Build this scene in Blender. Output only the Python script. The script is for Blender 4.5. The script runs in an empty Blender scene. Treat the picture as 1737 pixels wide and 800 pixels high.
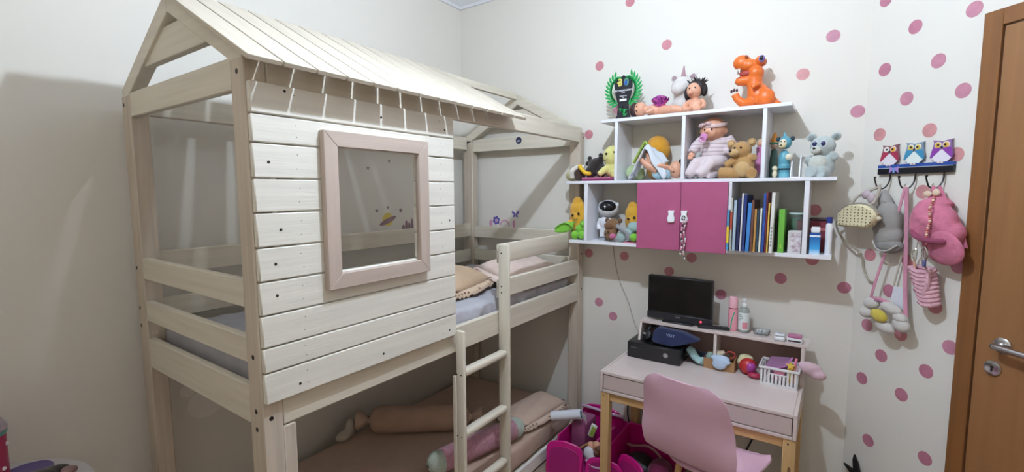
import bpy, bmesh, math, random
from mathutils import Vector, Matrix, Euler
random.seed(7)
SC = bpy.context.scene
COL = SC.collection
PI = math.pi

# ------------------------------------------------------------------ camera, world, exposure
cam_data = bpy.data.cameras.new('camera')
cam = bpy.data.objects.new('camera', cam_data)
COL.objects.link(cam)
cam_data.sensor_width = 36.0
cam_data.lens = 36.0 * 791.27 / 1737.0
cam_data.clip_start = 0.02
YAW, PITCH, ROLL = 6.09897087e-01, 9.52348742e-02, -3.52153265e-03
def cam_matrix():
    c, s = math.cos, math.sin
    f = Vector((-s(YAW)*c(PITCH), c(YAW)*c(PITCH), -s(PITCH)))
    r = Vector((c(YAW), s(YAW), 0)); u = r.cross(f)
    r2 = c(ROLL)*r + s(ROLL)*u; u2 = -s(ROLL)*r + c(ROLL)*u
    m = Matrix((r2, u2, -f)).transposed().to_4x4()
    m.translation = Vector((2.31, -2.665, 1.55))
    return m
cam.matrix_world = cam_matrix()
SC.camera = cam
SC.view_settings.view_transform = 'Standard'
SC.view_settings.look = 'None'
SC.view_settings.gamma = 1.0
SC.view_settings.use_curve_mapping = False
SC.view_settings.exposure = 0.04
LAMP_POS = Vector((1.73, -1.55, 2.70))
LAMP_STRENGTH = 2480.0
LAMP_COLOR = (0.78, 0.92, 1.10)
world = bpy.data.worlds.new('world'); SC.world = world
world.use_nodes = True
world.node_tree.nodes['Background'].inputs[0].default_value = (0.6, 0.65, 0.75, 1)
world.node_tree.nodes['Background'].inputs[1].default_value = 0.25

# ------------------------------------------------------------------ materials
def lin(h):
    h = h.lstrip('#')
    o = []
    for i in (0, 2, 4):
        v = int(h[i:i+2], 16)/255
        o.append(v/12.92 if v <= 0.04045 else ((v+0.055)/1.055)**2.4)
    return o + [1.0]
MATS = {}
def mat(col, rough=0.6, metal=0.0, bump=0.0, bscale=200.0, var=0.0, vscale=8.0, stretch=(1, 1, 1), trans=0.0, emit=0.0, coat=0.0, sheen=0.0, col2=None):
    key = (col, rough, metal, bump, bscale, var, vscale, stretch, trans, emit, coat, sheen, col2)
    if key in MATS: return MATS[key]
    m = bpy.data.materials.new('surface_' + col.lstrip('#')); m.use_nodes = True
    nt = m.node_tree; b = nt.nodes['Principled BSDF']
    b.inputs['Base Color'].default_value = lin(col)
    b.inputs['Roughness'].default_value = rough
    b.inputs['Metallic'].default_value = metal
    b.inputs['Transmission Weight'].default_value = trans
    b.inputs['Coat Weight'].default_value = coat
    b.inputs['Sheen Weight'].default_value = sheen
    if emit:
        b.inputs['Emission Color'].default_value = lin(col); b.inputs['Emission Strength'].default_value = emit
    if bump or var:
        tc = nt.nodes.new('ShaderNodeTexCoord'); mp = nt.nodes.new('ShaderNodeMapping')
        mp.inputs['Scale'].default_value = stretch
        nt.links.new(tc.outputs['Object'], mp.inputs['Vector'])
    if var:
        n = nt.nodes.new('ShaderNodeTexNoise'); n.inputs['Scale'].default_value = vscale; n.inputs['Detail'].default_value = 5
        nt.links.new(mp.outputs[0], n.inputs['Vector'])
        r = nt.nodes.new('ShaderNodeValToRGB')
        base = lin(col); c2 = lin(col2) if col2 else [max(0, x*(1-var)) for x in base[:3]] + [1]
        hi = base if col2 else [min(1, x*(1+var*0.4)) for x in base[:3]] + [1]
        r.color_ramp.elements[0].position = 0.35; r.color_ramp.elements[0].color = c2
        r.color_ramp.elements[1].position = 0.65; r.color_ramp.elements[1].color = hi
        nt.links.new(n.outputs['Fac'], r.inputs[0]); nt.links.new(r.outputs[0], b.inputs['Base Color'])
    if bump:
        n2 = nt.nodes.new('ShaderNodeTexNoise'); n2.inputs['Scale'].default_value = bscale; n2.inputs['Detail'].default_value = 3
        nt.links.new(mp.outputs[0], n2.inputs['Vector'])
        bp = nt.nodes.new('ShaderNodeBump'); bp.inputs['Strength'].default_value = bump; bp.inputs['Distance'].default_value = 0.004
        nt.links.new(n2.outputs['Fac'], bp.inputs['Height']); nt.links.new(bp.outputs[0], b.inputs['Normal'])
    MATS[key] = m
    return m
def dots_mat(col, dot, scale, size):
    m = bpy.data.materials.new('dotted_fabric'); m.use_nodes = True
    nt = m.node_tree; b = nt.nodes['Principled BSDF']; b.inputs['Roughness'].default_value = 0.8
    tc = nt.nodes.new('ShaderNodeTexCoord')
    v = nt.nodes.new('ShaderNodeTexVoronoi'); v.inputs['Scale'].default_value = scale; v.inputs['Randomness'].default_value = 0.25
    nt.links.new(tc.outputs['Object'], v.inputs['Vector'])
    r = nt.nodes.new('ShaderNodeValToRGB'); r.color_ramp.interpolation = 'CONSTANT'
    r.color_ramp.elements[0].color = lin(dot); r.color_ramp.elements[1].position = size; r.color_ramp.elements[1].color = lin(col)
    nt.links.new(v.outputs['Distance'], r.inputs[0]); nt.links.new(r.outputs[0], b.inputs['Base Color'])
    return m
AX = {'x': (0.05, 1, 1), 'y': (1, 0.05, 1), 'z': (1, 1, 0.05), 's': (0.1, 1, 0.1)}
def wood(col, axis, var=0.12, rough=0.55):
    return mat(col, rough=rough, var=var, vscale=45, bump=0.12, bscale=160, stretch=AX[axis])
def fur(col, var=0.15): return mat(col, rough=0.95, bump=0.9, bscale=420, var=var, vscale=60, sheen=0.3)
def cloth(col, var=0.06): return mat(col, rough=0.9, bump=0.35, bscale=260, var=var, vscale=14, sheen=0.15)
def plastic(col, rough=0.35): return mat(col, rough=rough)
SKIN = '#d9a184'

# ------------------------------------------------------------------ geometry builder
class MB:
    def __init__(s): s.bm = bmesh.new()
    def _poly(s, vs, fs):
        v = [s.bm.verts.new(p) for p in vs]
        out = []
        for f in fs:
            try: out.append(s.bm.faces.new([v[i] for i in f]))
            except ValueError: pass
        return v, out
    def box(s, x0, x1, y0, y1, z0, z1, bev=0.0, seg=1):
        P = [(x0,y0,z0),(x1,y0,z0),(x1,y1,z0),(x0,y1,z0),(x0,y0,z1),(x1,y0,z1),(x1,y1,z1),(x0,y1,z1)]
        return s.hexa(P, bev, seg)
    def hexa(s, P, bev=0.0, seg=1):
        v, f = s._poly(P, [(0,3,2,1),(4,5,6,7),(0,1,5,4),(1,2,6,5),(2,3,7,6),(3,0,4,7)])
        if bev:
            es = list({e for x in f for e in x.edges})
            bmesh.ops.bevel(s.bm, geom=es, offset=bev, segments=seg, affect='EDGES', profile=0.5)
        return s
    def obox(s, c, size, rot=(0,0,0), bev=0.0, seg=1):
        M = Matrix.Translation(c) @ Euler(rot).to_matrix().to_4x4()
        a, b, d = [x/2 for x in size]
        return s.hexa([M @ Vector(p) for p in [(-a,-b,-d),(a,-b,-d),(a,b,-d),(-a,b,-d),(-a,-b,d),(a,-b,d),(a,b,d),(-a,b,d)]], bev, seg)
    def loft(s, rings, caps=True, closed=True):
        R = [[s.bm.verts.new(p) for p in r] for r in rings]
        n = len(R[0])
        for a, b in zip(R, R[1:]):
            for i in range(n if closed else n-1):
                j = (i+1) % n
                try: s.bm.faces.new((a[i], a[j], b[j], b[i]))
                except ValueError: pass
        if caps and closed:
            for r in (R[0][::-1], R[-1]):
                try: s.bm.faces.new(r)
                except ValueError: pass
        return s
    def tube(s, pts, rad, seg=8, caps=True, flat=1.0, up=None):
        pts = [Vector(p) for p in pts]
        if not isinstance(rad, (list, tuple)): rad = [rad]*len(pts)
        rings = []
        nrm = None
        for i, p in enumerate(pts):
            d = (pts[min(i+1, len(pts)-1)] - pts[max(i-1, 0)]).normalized()
            if nrm is None:
                ref = Vector(up) if up else (Vector((0,0,1)) if abs(d.z) < 0.9 else Vector((1,0,0)))
                nrm = (ref - d*ref.dot(d)).normalized()
            else:
                nn = nrm - d*nrm.dot(d)
                nrm = nn.normalized() if nn.length > 1e-6 else nrm
            b = d.cross(nrm)
            rings.append([p + (nrm*math.cos(2*PI*k/seg)*flat + b*math.sin(2*PI*k/seg))*rad[i] for k in range(seg)])
        return s.loft(rings, caps)
    def cyl(s, a, b, r0, r1=None, seg=16): return s.tube([a, b], [r0, r0 if r1 is None else r1], seg)
    def ell(s, c, r, rot=(0,0,0), seg=16, ring=10):
        if not isinstance(r, (list, tuple)): r = (r, r, r)
        M = Matrix.Translation(c) @ Euler(rot).to_matrix().to_4x4() @ Matrix.Diagonal((r[0], r[1], r[2], 1))
        top = s.bm.verts.new(M @ Vector((0,0,1))); bot = s.bm.verts.new(M @ Vector((0,0,-1)))
        R = [[s.bm.verts.new(M @ Vector((math.sin(PI*j/ring)*math.cos(2*PI*i/seg), math.sin(PI*j/ring)*math.sin(2*PI*i/seg), math.cos(PI*j/ring)))) for i in range(seg)] for j in range(1, ring)]
        for i in range(seg):
            k = (i+1) % seg
            s.bm.faces.new((top, R[0][i], R[0][k])); s.bm.faces.new((bot, R[-1][k], R[-1][i]))
            for a, b in zip(R, R[1:]): s.bm.faces.new((a[i], b[i], b[k], a[k]))
        return s
    def lathe(s, c, prof, seg=24, axis=None):
        M = Matrix.Translation(c) @ (Vector((0,0,1)).rotation_difference(Vector(axis)).to_matrix().to_4x4() if axis else Matrix.Identity(4))
        return s.loft([[M @ Vector((r*math.cos(2*PI*i/seg), r*math.sin(2*PI*i/seg), z)) for i in range(seg)] for r, z in prof])
    def prism(s, pts, o, u, v, t, bev=0.0):
        o, u, v = Vector(o), Vector(u).normalized(), Vector(v).normalized(); n = u.cross(v)
        a = [o + u*p[0] + v*p[1] for p in pts]
        b = [p + n*t for p in a]
        k = len(a)
        fs = [tuple(range(k))[::-1], tuple(range(k, 2*k))] + [(i, (i+1) % k, k+(i+1) % k, k+i) for i in range(k)]
        vv, ff = s._poly(a+b, fs)
        if bev:
            es = list({e for x in ff for e in x.edges})
            bmesh.ops.bevel(s.bm, geom=es, offset=bev, segments=1, affect='EDGES')
        return s
    def disc(s, c, r, n, t=0.001, seg=20, ry=None):
        n = Vector(n).normalized(); u = Vector((0,0,1)).cross(n)
        u = u.normalized() if u.length > 1e-4 else Vector((1,0,0)); v = n.cross(u)
        return s.prism([(r*math.cos(2*PI*i/seg), (ry or r)*math.sin(2*PI*i/seg)) for i in range(seg)], c, u, v, t)
    def grid(s, fn, nu, nv):
        V = [[s.bm.verts.new(fn(i/nu, j/nv)) for j in range(nv+1)] for i in range(nu+1)]
        for i in range(nu):
            for j in range(nv): s.bm.faces.new((V[i][j], V[i+1][j], V[i+1][j+1], V[i][j+1]))
        return s
    def thick(s, t):
        g = s.bm.faces[:]
        bmesh.ops.recalc_face_normals(s.bm, faces=g)
        bmesh.ops.solidify(s.bm, geom=g, thickness=t)
        return s

def root_of(o):
    while o.parent: o = o.parent
    return o
def finish(mb, name, m, inv=None, smooth=40, voxel=0, smoothit=4):
    bm = mb.bm
    if inv is not None: bmesh.ops.transform(bm, matrix=inv, verts=bm.verts[:])
    bmesh.ops.recalc_face_normals(bm, faces=bm.faces[:])
    me = bpy.data.meshes.new(name); bm.to_mesh(me); bm.free()
    if voxel:
        t = bpy.data.objects.new('temporary', me); COL.objects.link(t)
        r = t.modifiers.new('remesh', 'REMESH'); r.mode = 'VOXEL'; r.voxel_size = voxel
        k = t.modifiers.new('smooth', 'SMOOTH'); k.factor = 0.5; k.iterations = smoothit
        dg = bpy.context.evaluated_depsgraph_get()
        me2 = bpy.data.meshes.new_from_object(t.evaluated_get(dg))
        bpy.data.objects.remove(t); bpy.data.meshes.remove(me); me = me2; me.name = name
        me.shade_smooth()
    elif smooth:
        me.shade_smooth(); me.set_sharp_from_angle(angle=math.radians(smooth))
    me.materials.clear(); me.materials.append(m)
    return me
def part(name, mb, m, parent, label=None, local=False, smooth=40, voxel=0, stuff=False):
    inv = None if local else root_of(parent).matrix_basis.inverted()
    o = bpy.data.objects.new(name, finish(mb, name, m, inv, smooth, voxel)); COL.objects.link(o); o.parent = parent
    if label: o['label'] = label
    if stuff: o['kind'] = 'stuff'
    return o
def tag(o, label, cat, group=None):
    o['label'] = label; o['category'] = cat
    if group: o['group'] = group
    return o
def thing(name, label, cat, loc=(0,0,0), rz=0.0, group=None):
    o = bpy.data.objects.new(name, None); COL.objects.link(o); o.empty_display_size = 0.05
    o.matrix_basis = Matrix.Translation(loc) @ Matrix.Rotation(rz, 4, 'Z')
    return tag(o, label, cat, group)
def solo(name, mb, m, label, cat, loc=(0,0,0), group=None, smooth=40, voxel=0):
    M = Matrix.Translation(loc)
    o = bpy.data.objects.new(name, finish(mb, name, m, M.inverted(), smooth, voxel)); COL.objects.link(o); o.matrix_basis = M
    return tag(o, label, cat, group)
def struct(name, mb, m, parent=None, smooth=40):
    o = bpy.data.objects.new(name, finish(mb, name, m, None, smooth)); COL.objects.link(o)
    if parent: o.parent = parent
    else: o['kind'] = 'structure'
    return o
def text_part(name, s, o, u, v, size, m, parent, label=None, t=0.0008, bold=0.0, sx=1.0):
    cu = bpy.data.curves.new('lettering', 'FONT'); cu.body = s; cu.size = 1.0; cu.align_x = 'CENTER'; cu.align_y = 'CENTER'; cu.extrude = 0.02; cu.offset = bold
    cu.resolution_u = 3
    ob = bpy.data.objects.new('lettering', cu); COL.objects.link(ob)
    me = bpy.data.meshes.new_from_object(ob.evaluated_get(bpy.context.evaluated_depsgraph_get()))
    bpy.data.objects.remove(ob); bpy.data.curves.remove(cu)
    u, v = Vector(u).normalized(), Vector(v).normalized(); n = u.cross(v)
    M = Matrix((u*size*sx, v*size, n*t*20)).transposed().to_4x4(); M.translation = Vector(o)
    me.transform(root_of(parent).matrix_basis.inverted() @ M)
    me.materials.clear(); me.materials.append(m); me.name = name
    ob = bpy.data.objects.new(name, me); COL.objects.link(ob); ob.parent = parent
    if label: ob['label'] = label
    return ob
def bez(pts, n=8):
    """Catmull-Rom through points"""
    P = [Vector(p) for p in pts]; P = [P[0]*2-P[1]] + P + [P[-1]*2-P[-2]]
    out = []
    for i in range(1, len(P)-2):
        a, b, c, d = P[i-1], P[i], P[i+1], P[i+2]
        for k in range(n):
            t = k/n
            out.append(0.5*((2*b) + (c-a)*t + (2*a-5*b+4*c-d)*t*t + (3*b-a-3*c+d)*t**3))
    out.append(P[-2])
    return out
RT = math.sqrt(0.5)
def ch(u, z, off=0.0):            # a point on the diagonal wall: distance along it, height, distance off it
    return Vector((2.391 + u*RT - off*RT, -u*RT - off*RT, z))
CU, CN = Vector((RT, -RT, 0)), Vector((-RT, -RT, 0))
XA, YA, ZA = Vector((1,0,0)), Vector((0,1,0)), Vector((0,0,1))

# ------------------------------------------------------------------ the room
WALL = mat('#e3ded4', rough=0.75, bump=0.03, bscale=60)
FARWALL = mat('#e2d2bc', rough=0.8)
CEIL_Z = 2.93
END = ch(1.5, 0)
EX, EY, FY = END.x, END.y, -3.15
struct('wall_left', MB().box(-0.12, 0, FY-0.12, 0.12, 0, CEIL_Z), WALL)
wall_back = struct('wall_back', MB().box(0, 2.45, 0, 0.12, 0, CEIL_Z), WALL)
wall_left = bpy.data.objects['wall_left']
a, b = ch(0, 0), ch(1.5, 0)
wall_right = struct('wall_right', MB().hexa([a, b, b-CN*0.12, a-CN*0.12] + [p + ZA*CEIL_Z for p in (a, b, b-CN*0.12, a-CN*0.12)]), WALL)
struct('wall_side', MB().box(EX, EX+0.12, FY-0.12, EY+0.03, 0, CEIL_Z), FARWALL)
struct('wall_front', MB().box(0, EX, FY-0.12, FY, 0, CEIL_Z), FARWALL)
floor = struct('floor', MB().box(-0.12, EX+0.12, FY-0.12, 0.12, -0.12, -0.01), mat('#8d8379', rough=0.7))
tile_mesh = None
for i in range(8):
    for j in range(8):
        x, y = 0.002+i*0.44, -0.44-j*0.44
        if x > 3.45 or y < -3.3: continue
        if tile_mesh is None: tile_mesh = finish(MB().box(0, 0.435, 0, 0.435, -0.012, 0, 0.002), 'tile', mat('#a08c7c', rough=0.25, var=0.12, vscale=5))
        t = bpy.data.objects.new('tile', tile_mesh); COL.objects.link(t); t.parent = floor; t.location = (x, y, 0)
struct('ceiling', MB().box(-0.12, EX+0.12, FY-0.12, 0.12, CEIL_Z, CEIL_Z+0.1), mat('#e9e9ea', rough=0.8))
PLASTER = mat('#e6e6ea', rough=0.7)
def cornice(name, p0, p1, inward):
    prof = [(0, 0), (0, -0.08), (0.012, -0.08), (0.018, -0.062), (0.04, -0.05), (0.062, -0.03), (0.075, -0.012), (0.09, -0.010), (0.095, 0)]
    n = Vector(inward)
    struct(name, MB().loft([[Vector(p) + n*q[0] + ZA*(CEIL_Z+q[1]) for q in prof] for p in (p0, p1)]), PLASTER, smooth=25)
cornice('trim_1', (0, FY, 0), (0, 0, 0), XA)
cornice('trim_2', (0, 0, 0), (2.391, 0, 0), -YA)
cornice('trim_3', a, b, CN)
cornice('trim_4', (EX, EY, 0), (EX, FY, 0), -XA)
cornice('trim_5', (EX, FY, 0), (0, FY, 0), YA)

# pink dot stickers on both walls: paper discs, each a part of its wall
def dot_mat(c): return mat(c, rough=0.5, var=0.12, vscale=30)
DOTC = ['#c9848c', '#c48698', '#bd7a8e', '#cd9090']
def dots_back():
    L = [(1.276,2.624,0),(1.491,2.349,0),(1.093,2.296,0),(2.14,2.099,3),(2.251,2.254,1),(2.36,1.905,1),(1.028,1.897,0),(1.111,0.858,1),(1.206,0.782,1),
         (1.038,1.162,0),(1.271,1.161,0),(1.539,1.094,0),(1.659,1.181,0),(1.817,0.995,2),(2.091,1.111,2),(2.218,1.456,0),(2.22,1.217,0),(2.355,1.44,2),(1.213,2.028,1),(2.352,1.094,2)]
    for x, z, c in L: part('dot_sticker', MB().disc((x, -0.0002, z), 0.0275, -YA, 0.0008), dot_mat(DOTC[c]), wall_back)
    L = [(0.058,2.358,2),(0.193,2.203,2),(0.075,2.065,2),(0.292,2.044,1),(0.401,2.195,1),(0.387,1.913,1),(0.179,1.924,1),(0.28,1.783,3),(0.072,1.791,3),(0.382,1.681,3),(0.272,1.543,3),
         (0.067,1.261,0),(0.238,1.257,0),(0.165,1.119,2),(0.353,1.095,0),(0.229,0.946,0),(0.152,0.827,2),(0.069,0.691,2),(0.34,0.83,2),(0.251,0.693,2),(0.363,0.477,2),(0.423,1.266,1),(0.418,0.954,1),(0.076,0.943,1),
         (0.12,0.42,2),(0.30,0.22,2)]
    for u, z, c in L: part('dot_sticker', MB().disc(ch(u, z, 0.0002), 0.0275, CN, 0.0008), dot_mat(DOTC[c]), wall_right)
dots_back()

# wall decals by the bed
def decals():
    PUR, PNK, YEL, BRN = mat('#6a5bb0'), mat('#cf8fb4'), mat('#dcc76b'), mat('#9a7f86')
    def flat(pts, o, m, par, name, left=False):
        u, v = (XA, ZA) if not left else (YA, ZA)
        part(name, MB().prism(pts, o, u, v, -0.0008 if left else 0.0008), m, par)
    circ = lambda r, n=12, cx=0, cy=0, sy=1: [(cx+r*math.cos(2*PI*i/n), cy+sy*r*math.sin(2*PI*i/n)) for i in range(n)]
    y = -0.0002
    for k in range(6):
        an = 2*PI*k/6+0.3
        flat(circ(0.011), (0.312+0.021*math.cos(an), y, 1.345+0.021*math.sin(an)), PUR, wall_back, 'flower_petal')
    flat(circ(0.008), (0.312, y-0.0004, 1.345), PNK, wall_back, 'flower_centre')
    for sx in (-1, 1):
        flat([(0,0),(sx*0.026,0.028),(sx*0.03,0.008),(sx*0.012,-0.004)], (0.478, y, 1.393), PUR, wall_back, 'butterfly_wing')
        flat([(0,0),(sx*0.018,-0.006),(sx*0.02,-0.022),(sx*0.005,-0.018)], (0.478, y, 1.392), PUR, wall_back, 'butterfly_wing')
    arc = [(0.042*math.cos(t*PI/12), 0.042*math.sin(t*PI/12)) for t in range(13)] + [(0.033*math.cos(t*PI/12), 0.033*math.sin(t*PI/12)) for t in range(12, -1, -1)]
    flat(arc, (0.385, y, 1.31), PNK, wall_back, 'rainbow_arc')
    for x in (0.262, 0.465): flat(circ(0.012, 10, 0, 0, 2.2), (x, y, 1.325), PNK, wall_back, 'leaf_decal')
    # planet and stars on the long wall
    x = 0.0002
    flat(circ(0.042, 20), (x, -0.716, 1.378), YEL, wall_left, 'planet_decal', True)
    ring = [(0.07*math.cos(2*PI*i/20), 0.016*math.sin(2*PI*i/20)) for i in range(20)]
    ring = [(p[0]*0.94-p[1]*0.34, p[0]*0.34+p[1]*0.94) for p in ring]
    flat(ring, (x+0.0006, -0.716, 1.37), BRN, wall_left, 'planet_ring', True)
    star = lambda r: [((r if i % 2 == 0 else r*0.45)*math.cos(PI/2+PI*i/5), (r if i % 2 == 0 else r*0.45)*math.sin(PI/2+PI*i/5)) for i in range(10)]
    for Y, Z, r in [(-0.856,1.691,0.014),(-0.694,1.741,0.014),(-0.714,1.452,0.014),(-0.80,1.435,0.016),(-0.61,1.43,0.018)]: flat(star(r), (x, Y, Z), BRN, wall_left, 'star_decal', True)
    for Y, h in [(-0.59,0.03),(-0.565,0.06),(-0.54,0.045),(-0.515,0.07)]: flat([(-0.012,0),(0.012,0),(0.01,h*0.7),(0,h),(-0.01,h*0.7)], (x, Y, 1.31), BRN, wall_left, 'castle_decal', True)
    PALE = mat('#f0ebe4')
    flat(circ(0.075, 20, 0, 0, 0.9), (x, -1.79, 0.60), PALE, wall_left, 'balloon_decal', True)
    flat(circ(0.03, 14), (x, -1.86, 0.68), PALE, wall_left, 'balloon_decal', True)
decals()

# door in the diagonal wall
door = bpy.data.objects.new('door_1', None); COL.objects.link(door); door['kind'] = 'structure'
WF = wood('#85572f', 'z', 0.12, 0.4); WFx = wood('#85572f', 's', 0.12, 0.4); WD = wood('#956840', 'z', 0.08, 0.42)
def onwall(u0, u1, z0, z1, o0, o1, bev=0.002):
    P = [ch(u0,z0,o0), ch(u1,z0,o0), ch(u1,z0,o1), ch(u0,z0,o1), ch(u0,z1,o0), ch(u1,z1,o0), ch(u1,z1,o1), ch(u0,z1,o1)]
    return MB().hexa(P, bev)
part('door_jamb', onwall(0.447, 0.504, 0, 2.161, 0.0, 0.018), WF, door)
part('door_jamb', onwall(1.317, 1.374, 0, 2.161, 0.0, 0.018), WF, door)
part('door_head', onwall(0.504, 1.317, 2.105, 2.161, 0.0, 0.018), WFx, door)
part('door_leaf', onwall(0.508, 1.313, 0.006, 2.101, 0.0, 0.012), WD, door)
CHROME = mat('#c9c9cc', rough=0.18, metal=1.0)
h = part('door_handle', MB().lathe(ch(0.588, 1.018, 0.012), [(0.001,0.001),(0.027,0.001),(0.027,0.006),(0.022,0.010),(0.010,0.011),(0.010,0.045),(0.001,0.045)], 24, CN), CHROME, door, 'chrome lever handle')
part('lever', MB().tube(bez([ch(0.588,1.018,0.050), ch(0.60,1.018,0.056), ch(0.65,1.016,0.058), ch(0.706,1.014,0.058)], 5), 0.0105, 12), CHROME, h)
part('lever_end', MB().cyl(ch(0.706,1.014,0.058), ch(0.722,1.013,0.058), 0.0108, 0.0108, 12), mat('#1c1a1a', rough=0.3), h)
k = part('lock_rosette', MB().lathe(ch(0.566, 0.930, 0.012), [(0.001,0.0005),(0.027,0.0005),(0.026,0.005),(0.020,0.007),(0.001,0.007)], 24, CN), CHROME, door)
part('keyhole', MB().prism([(-0.003,-0.011),(0.003,-0.011),(0.0025,0),(0.005,0.005),(0,0.010),(-0.005,0.005),(-0.0025,0)], ch(0.566,0.930,0.0192), -CU, ZA, -0.0012), mat('#151515'), k)

# ceiling lamp that lights the room
def ceiling_lamp():
    t = thing('ceiling_lamp', 'small bare bulb hanging from white ceiling rose above the room', 'lamp', (LAMP_POS.x, LAMP_POS.y, CEIL_Z))
    x, y, z = LAMP_POS
    part('ceiling_rose', MB().lathe((x, y, CEIL_Z-0.025), [(0.02,0),(0.05,0.004),(0.055,0.025)], 24), plastic('#f0f0f0'), t)
    part('socket', MB().lathe((x, y, z+0.03), [(0.016,0),(0.018,0.02),(0.018,0.10),(0.012,0.175)], 16), plastic('#f0f0f0'), t)
    me = MB().ell((x, y, z), 0.028, seg=16, ring=8)
    m = mat('#fffffe', emit=1.0); b = m.node_tree.nodes['Principled BSDF']
    b.inputs['Emission Color'].default_value = (*LAMP_COLOR, 1); b.inputs['Emission Strength'].default_value = LAMP_STRENGTH
    part('bulb', me, m, t)
ceiling_lamp()
# ------------------------------------------------------------------ house bunk bed
POSTC, PLANKC, RAILC = '#c9bba9', '#e4dfd3', '#d9d0be'
WP, WY, WX, WZ = wood(POSTC, 'z', 0.14), wood(PLANKC, 'y', 0.07), wood(RAILC, 'x', 0.08), wood(RAILC, 'z', 0.07)
WYR = wood(RAILC, 'y', 0.08); WROOF = wood('#c3b8a6', 's', 0.07); WFR = wood('#bfada0', 'y', 0.08); WFRZ = wood('#bfada0', 'z', 0.08)
DARK = mat('#241d1a', rough=0.5)
bed = thing('house_bunk_bed', 'whitewashed wooden bunk bed shaped like a house with slatted roof and window', 'bunk bed', (0.545, -1.03, 0))
Y0, Y1, X0, X1 = -2.035, -0.022, 0.085, 1.010
def bpart(name, mb, m, parent=None, **k): return part(name, mb, m, parent or bed, **k)
# posts
for x0, x1 in ((X0, X0+0.078), (X1-0.072, X1)):
    for y0, y1 in ((Y0, Y0+0.06), (Y1-0.06, Y1)):
        bpart('post', MB().box(x0, x1, y0, y1, 0, 1.908, 0.004), WP)
bpart('leg_block', MB().box(X1-0.05, X1-0.001, Y0+0.0605, Y0+0.098, 0, 0.865, 0.003), WP)
# planks of the front wall: rows, the middle four cut by the window
PY0, PY1, PX0, PX1 = -2.031, -1.237, 1.0105, 1.028
rows = [1.846, 1.760, 1.683, 1.5875, 1.494, 1.398, 1.303, 1.208, 1.116, 1.044, 0.953]
for i, (zt, zb) in enumerate(zip(rows, rows[1:])):
    cuts = [(PY0, -1.792), (-1.447, PY1)] if 2 <= i <= 5 else [(PY0, PY1)]
    for ya, yb in cuts:
        bpart('plank', MB().box(PX0, PX1, ya, yb, zb+0.002, zt-0.002, 0.003), WY)
    for yc in (-1.905, -1.315):
        nm = MB()
        for dz in (0.3, 0.72): nm.disc((PX1, yc+random.uniform(-.004,.004), zb+(zt-zb)*dz), 0.0018, XA, 0.0004, 6)
        bpart('nail_heads', nm, mat('#8d8880'), stuff=True)
for y, z in [(-1.99,1.632),(-1.965,1.445),(-1.985,1.35),(-1.985,1.26),(-1.93,0.985),(-1.62,0.985),(-1.28,0.985),(-1.935,1.83),(-1.60,1.80),(-1.29,1.79),(-1.27,1.435)]:
    bpart('bolt', MB().disc((PX1, y, z), 0.0042, XA, 0.0006, 10), DARK)
# battens behind the planks
for y in (-1.93, -1.315): bpart('batten', MB().box(0.988, 1.0095, y-0.022, y+0.022, 0.98, 1.84, 0.002), WZ)
# window frame: four mitred boards
wf = bpart('window_frame', MB().box(1.0285, 1.0305, -1.833, -1.830, 1.3, 1.305), WFR)
fy0, fy1, fz0, fz1, w, x0, x1 = -1.835, -1.404, 1.250, 1.734, 0.047, 1.0283, 1.052
def mitre(a, b, c, d, m):
    P = [Vector((x0, *p)) for p in (a, b, c, d)]; Q = [Vector((x1, *p)) for p in (a, b, c, d)]
    bpart('frame_board', MB().hexa(P+Q, 0.0015), m, wf)
mitre((fy0,fz1), (fy1,fz1), (fy1-w,fz1-w), (fy0+w,fz1-w), WFR)
mitre((fy0,fz0), (fy1,fz0), (fy1-w,fz0+w), (fy0+w,fz0+w), WFR)
mitre((fy0,fz0), (fy0,fz1), (fy0+w,fz1-w), (fy0+w,fz0+w), WFRZ)
mitre((fy1,fz0), (fy1,fz1), (fy1-w,fz1-w), (fy1-w,fz0+w), WFRZ)
# long rails
ym0, ym1 = Y0+0.0605, Y1-0.0605
def railY(z0, z1, x0, x1, ya=ym0, yb=ym1, name='side_rail'): return bpart(name, MB().box(x0, x1, ya, yb, z0, z1, 0.004), WYR)
railY(1.843, 1.932, 0.982, 1.0098)           # top beam, front
railY(1.843, 1.932, 0.090, 0.118)                       # top beam, back
railY(0.868, 0.977, 0.978, 1.004)                       # side rail, front
railY(0.868, 0.977, 0.090, 0.116)
railY(1.228, 1.322, 0.118, 0.143)                       # back guard rails
railY(1.050, 1.135, 0.118, 0.143)
railY(1.040, 1.130, 0.985, 1.008, -0.903, ym1, 'guard_rail')
g = bpart('guard_rail', MB().box(0.985, 1.008, -0.903, -0.215, 1.208, 1.302, 0.008, 2), WYR)
# end rails
for y0, y1 in ((Y0+0.002, Y0+0.026), (Y1-0.05, Y1-0.026)):
    for z0, z1 in ((1.827, 1.914), (1.223, 1.304), (1.061, 1.138), (0.878, 0.993)):
        bpart('end_rail', MB().box(X0+0.0785, X1-0.0725, y0, y1, z0, z1, 0.003), WX)
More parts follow.
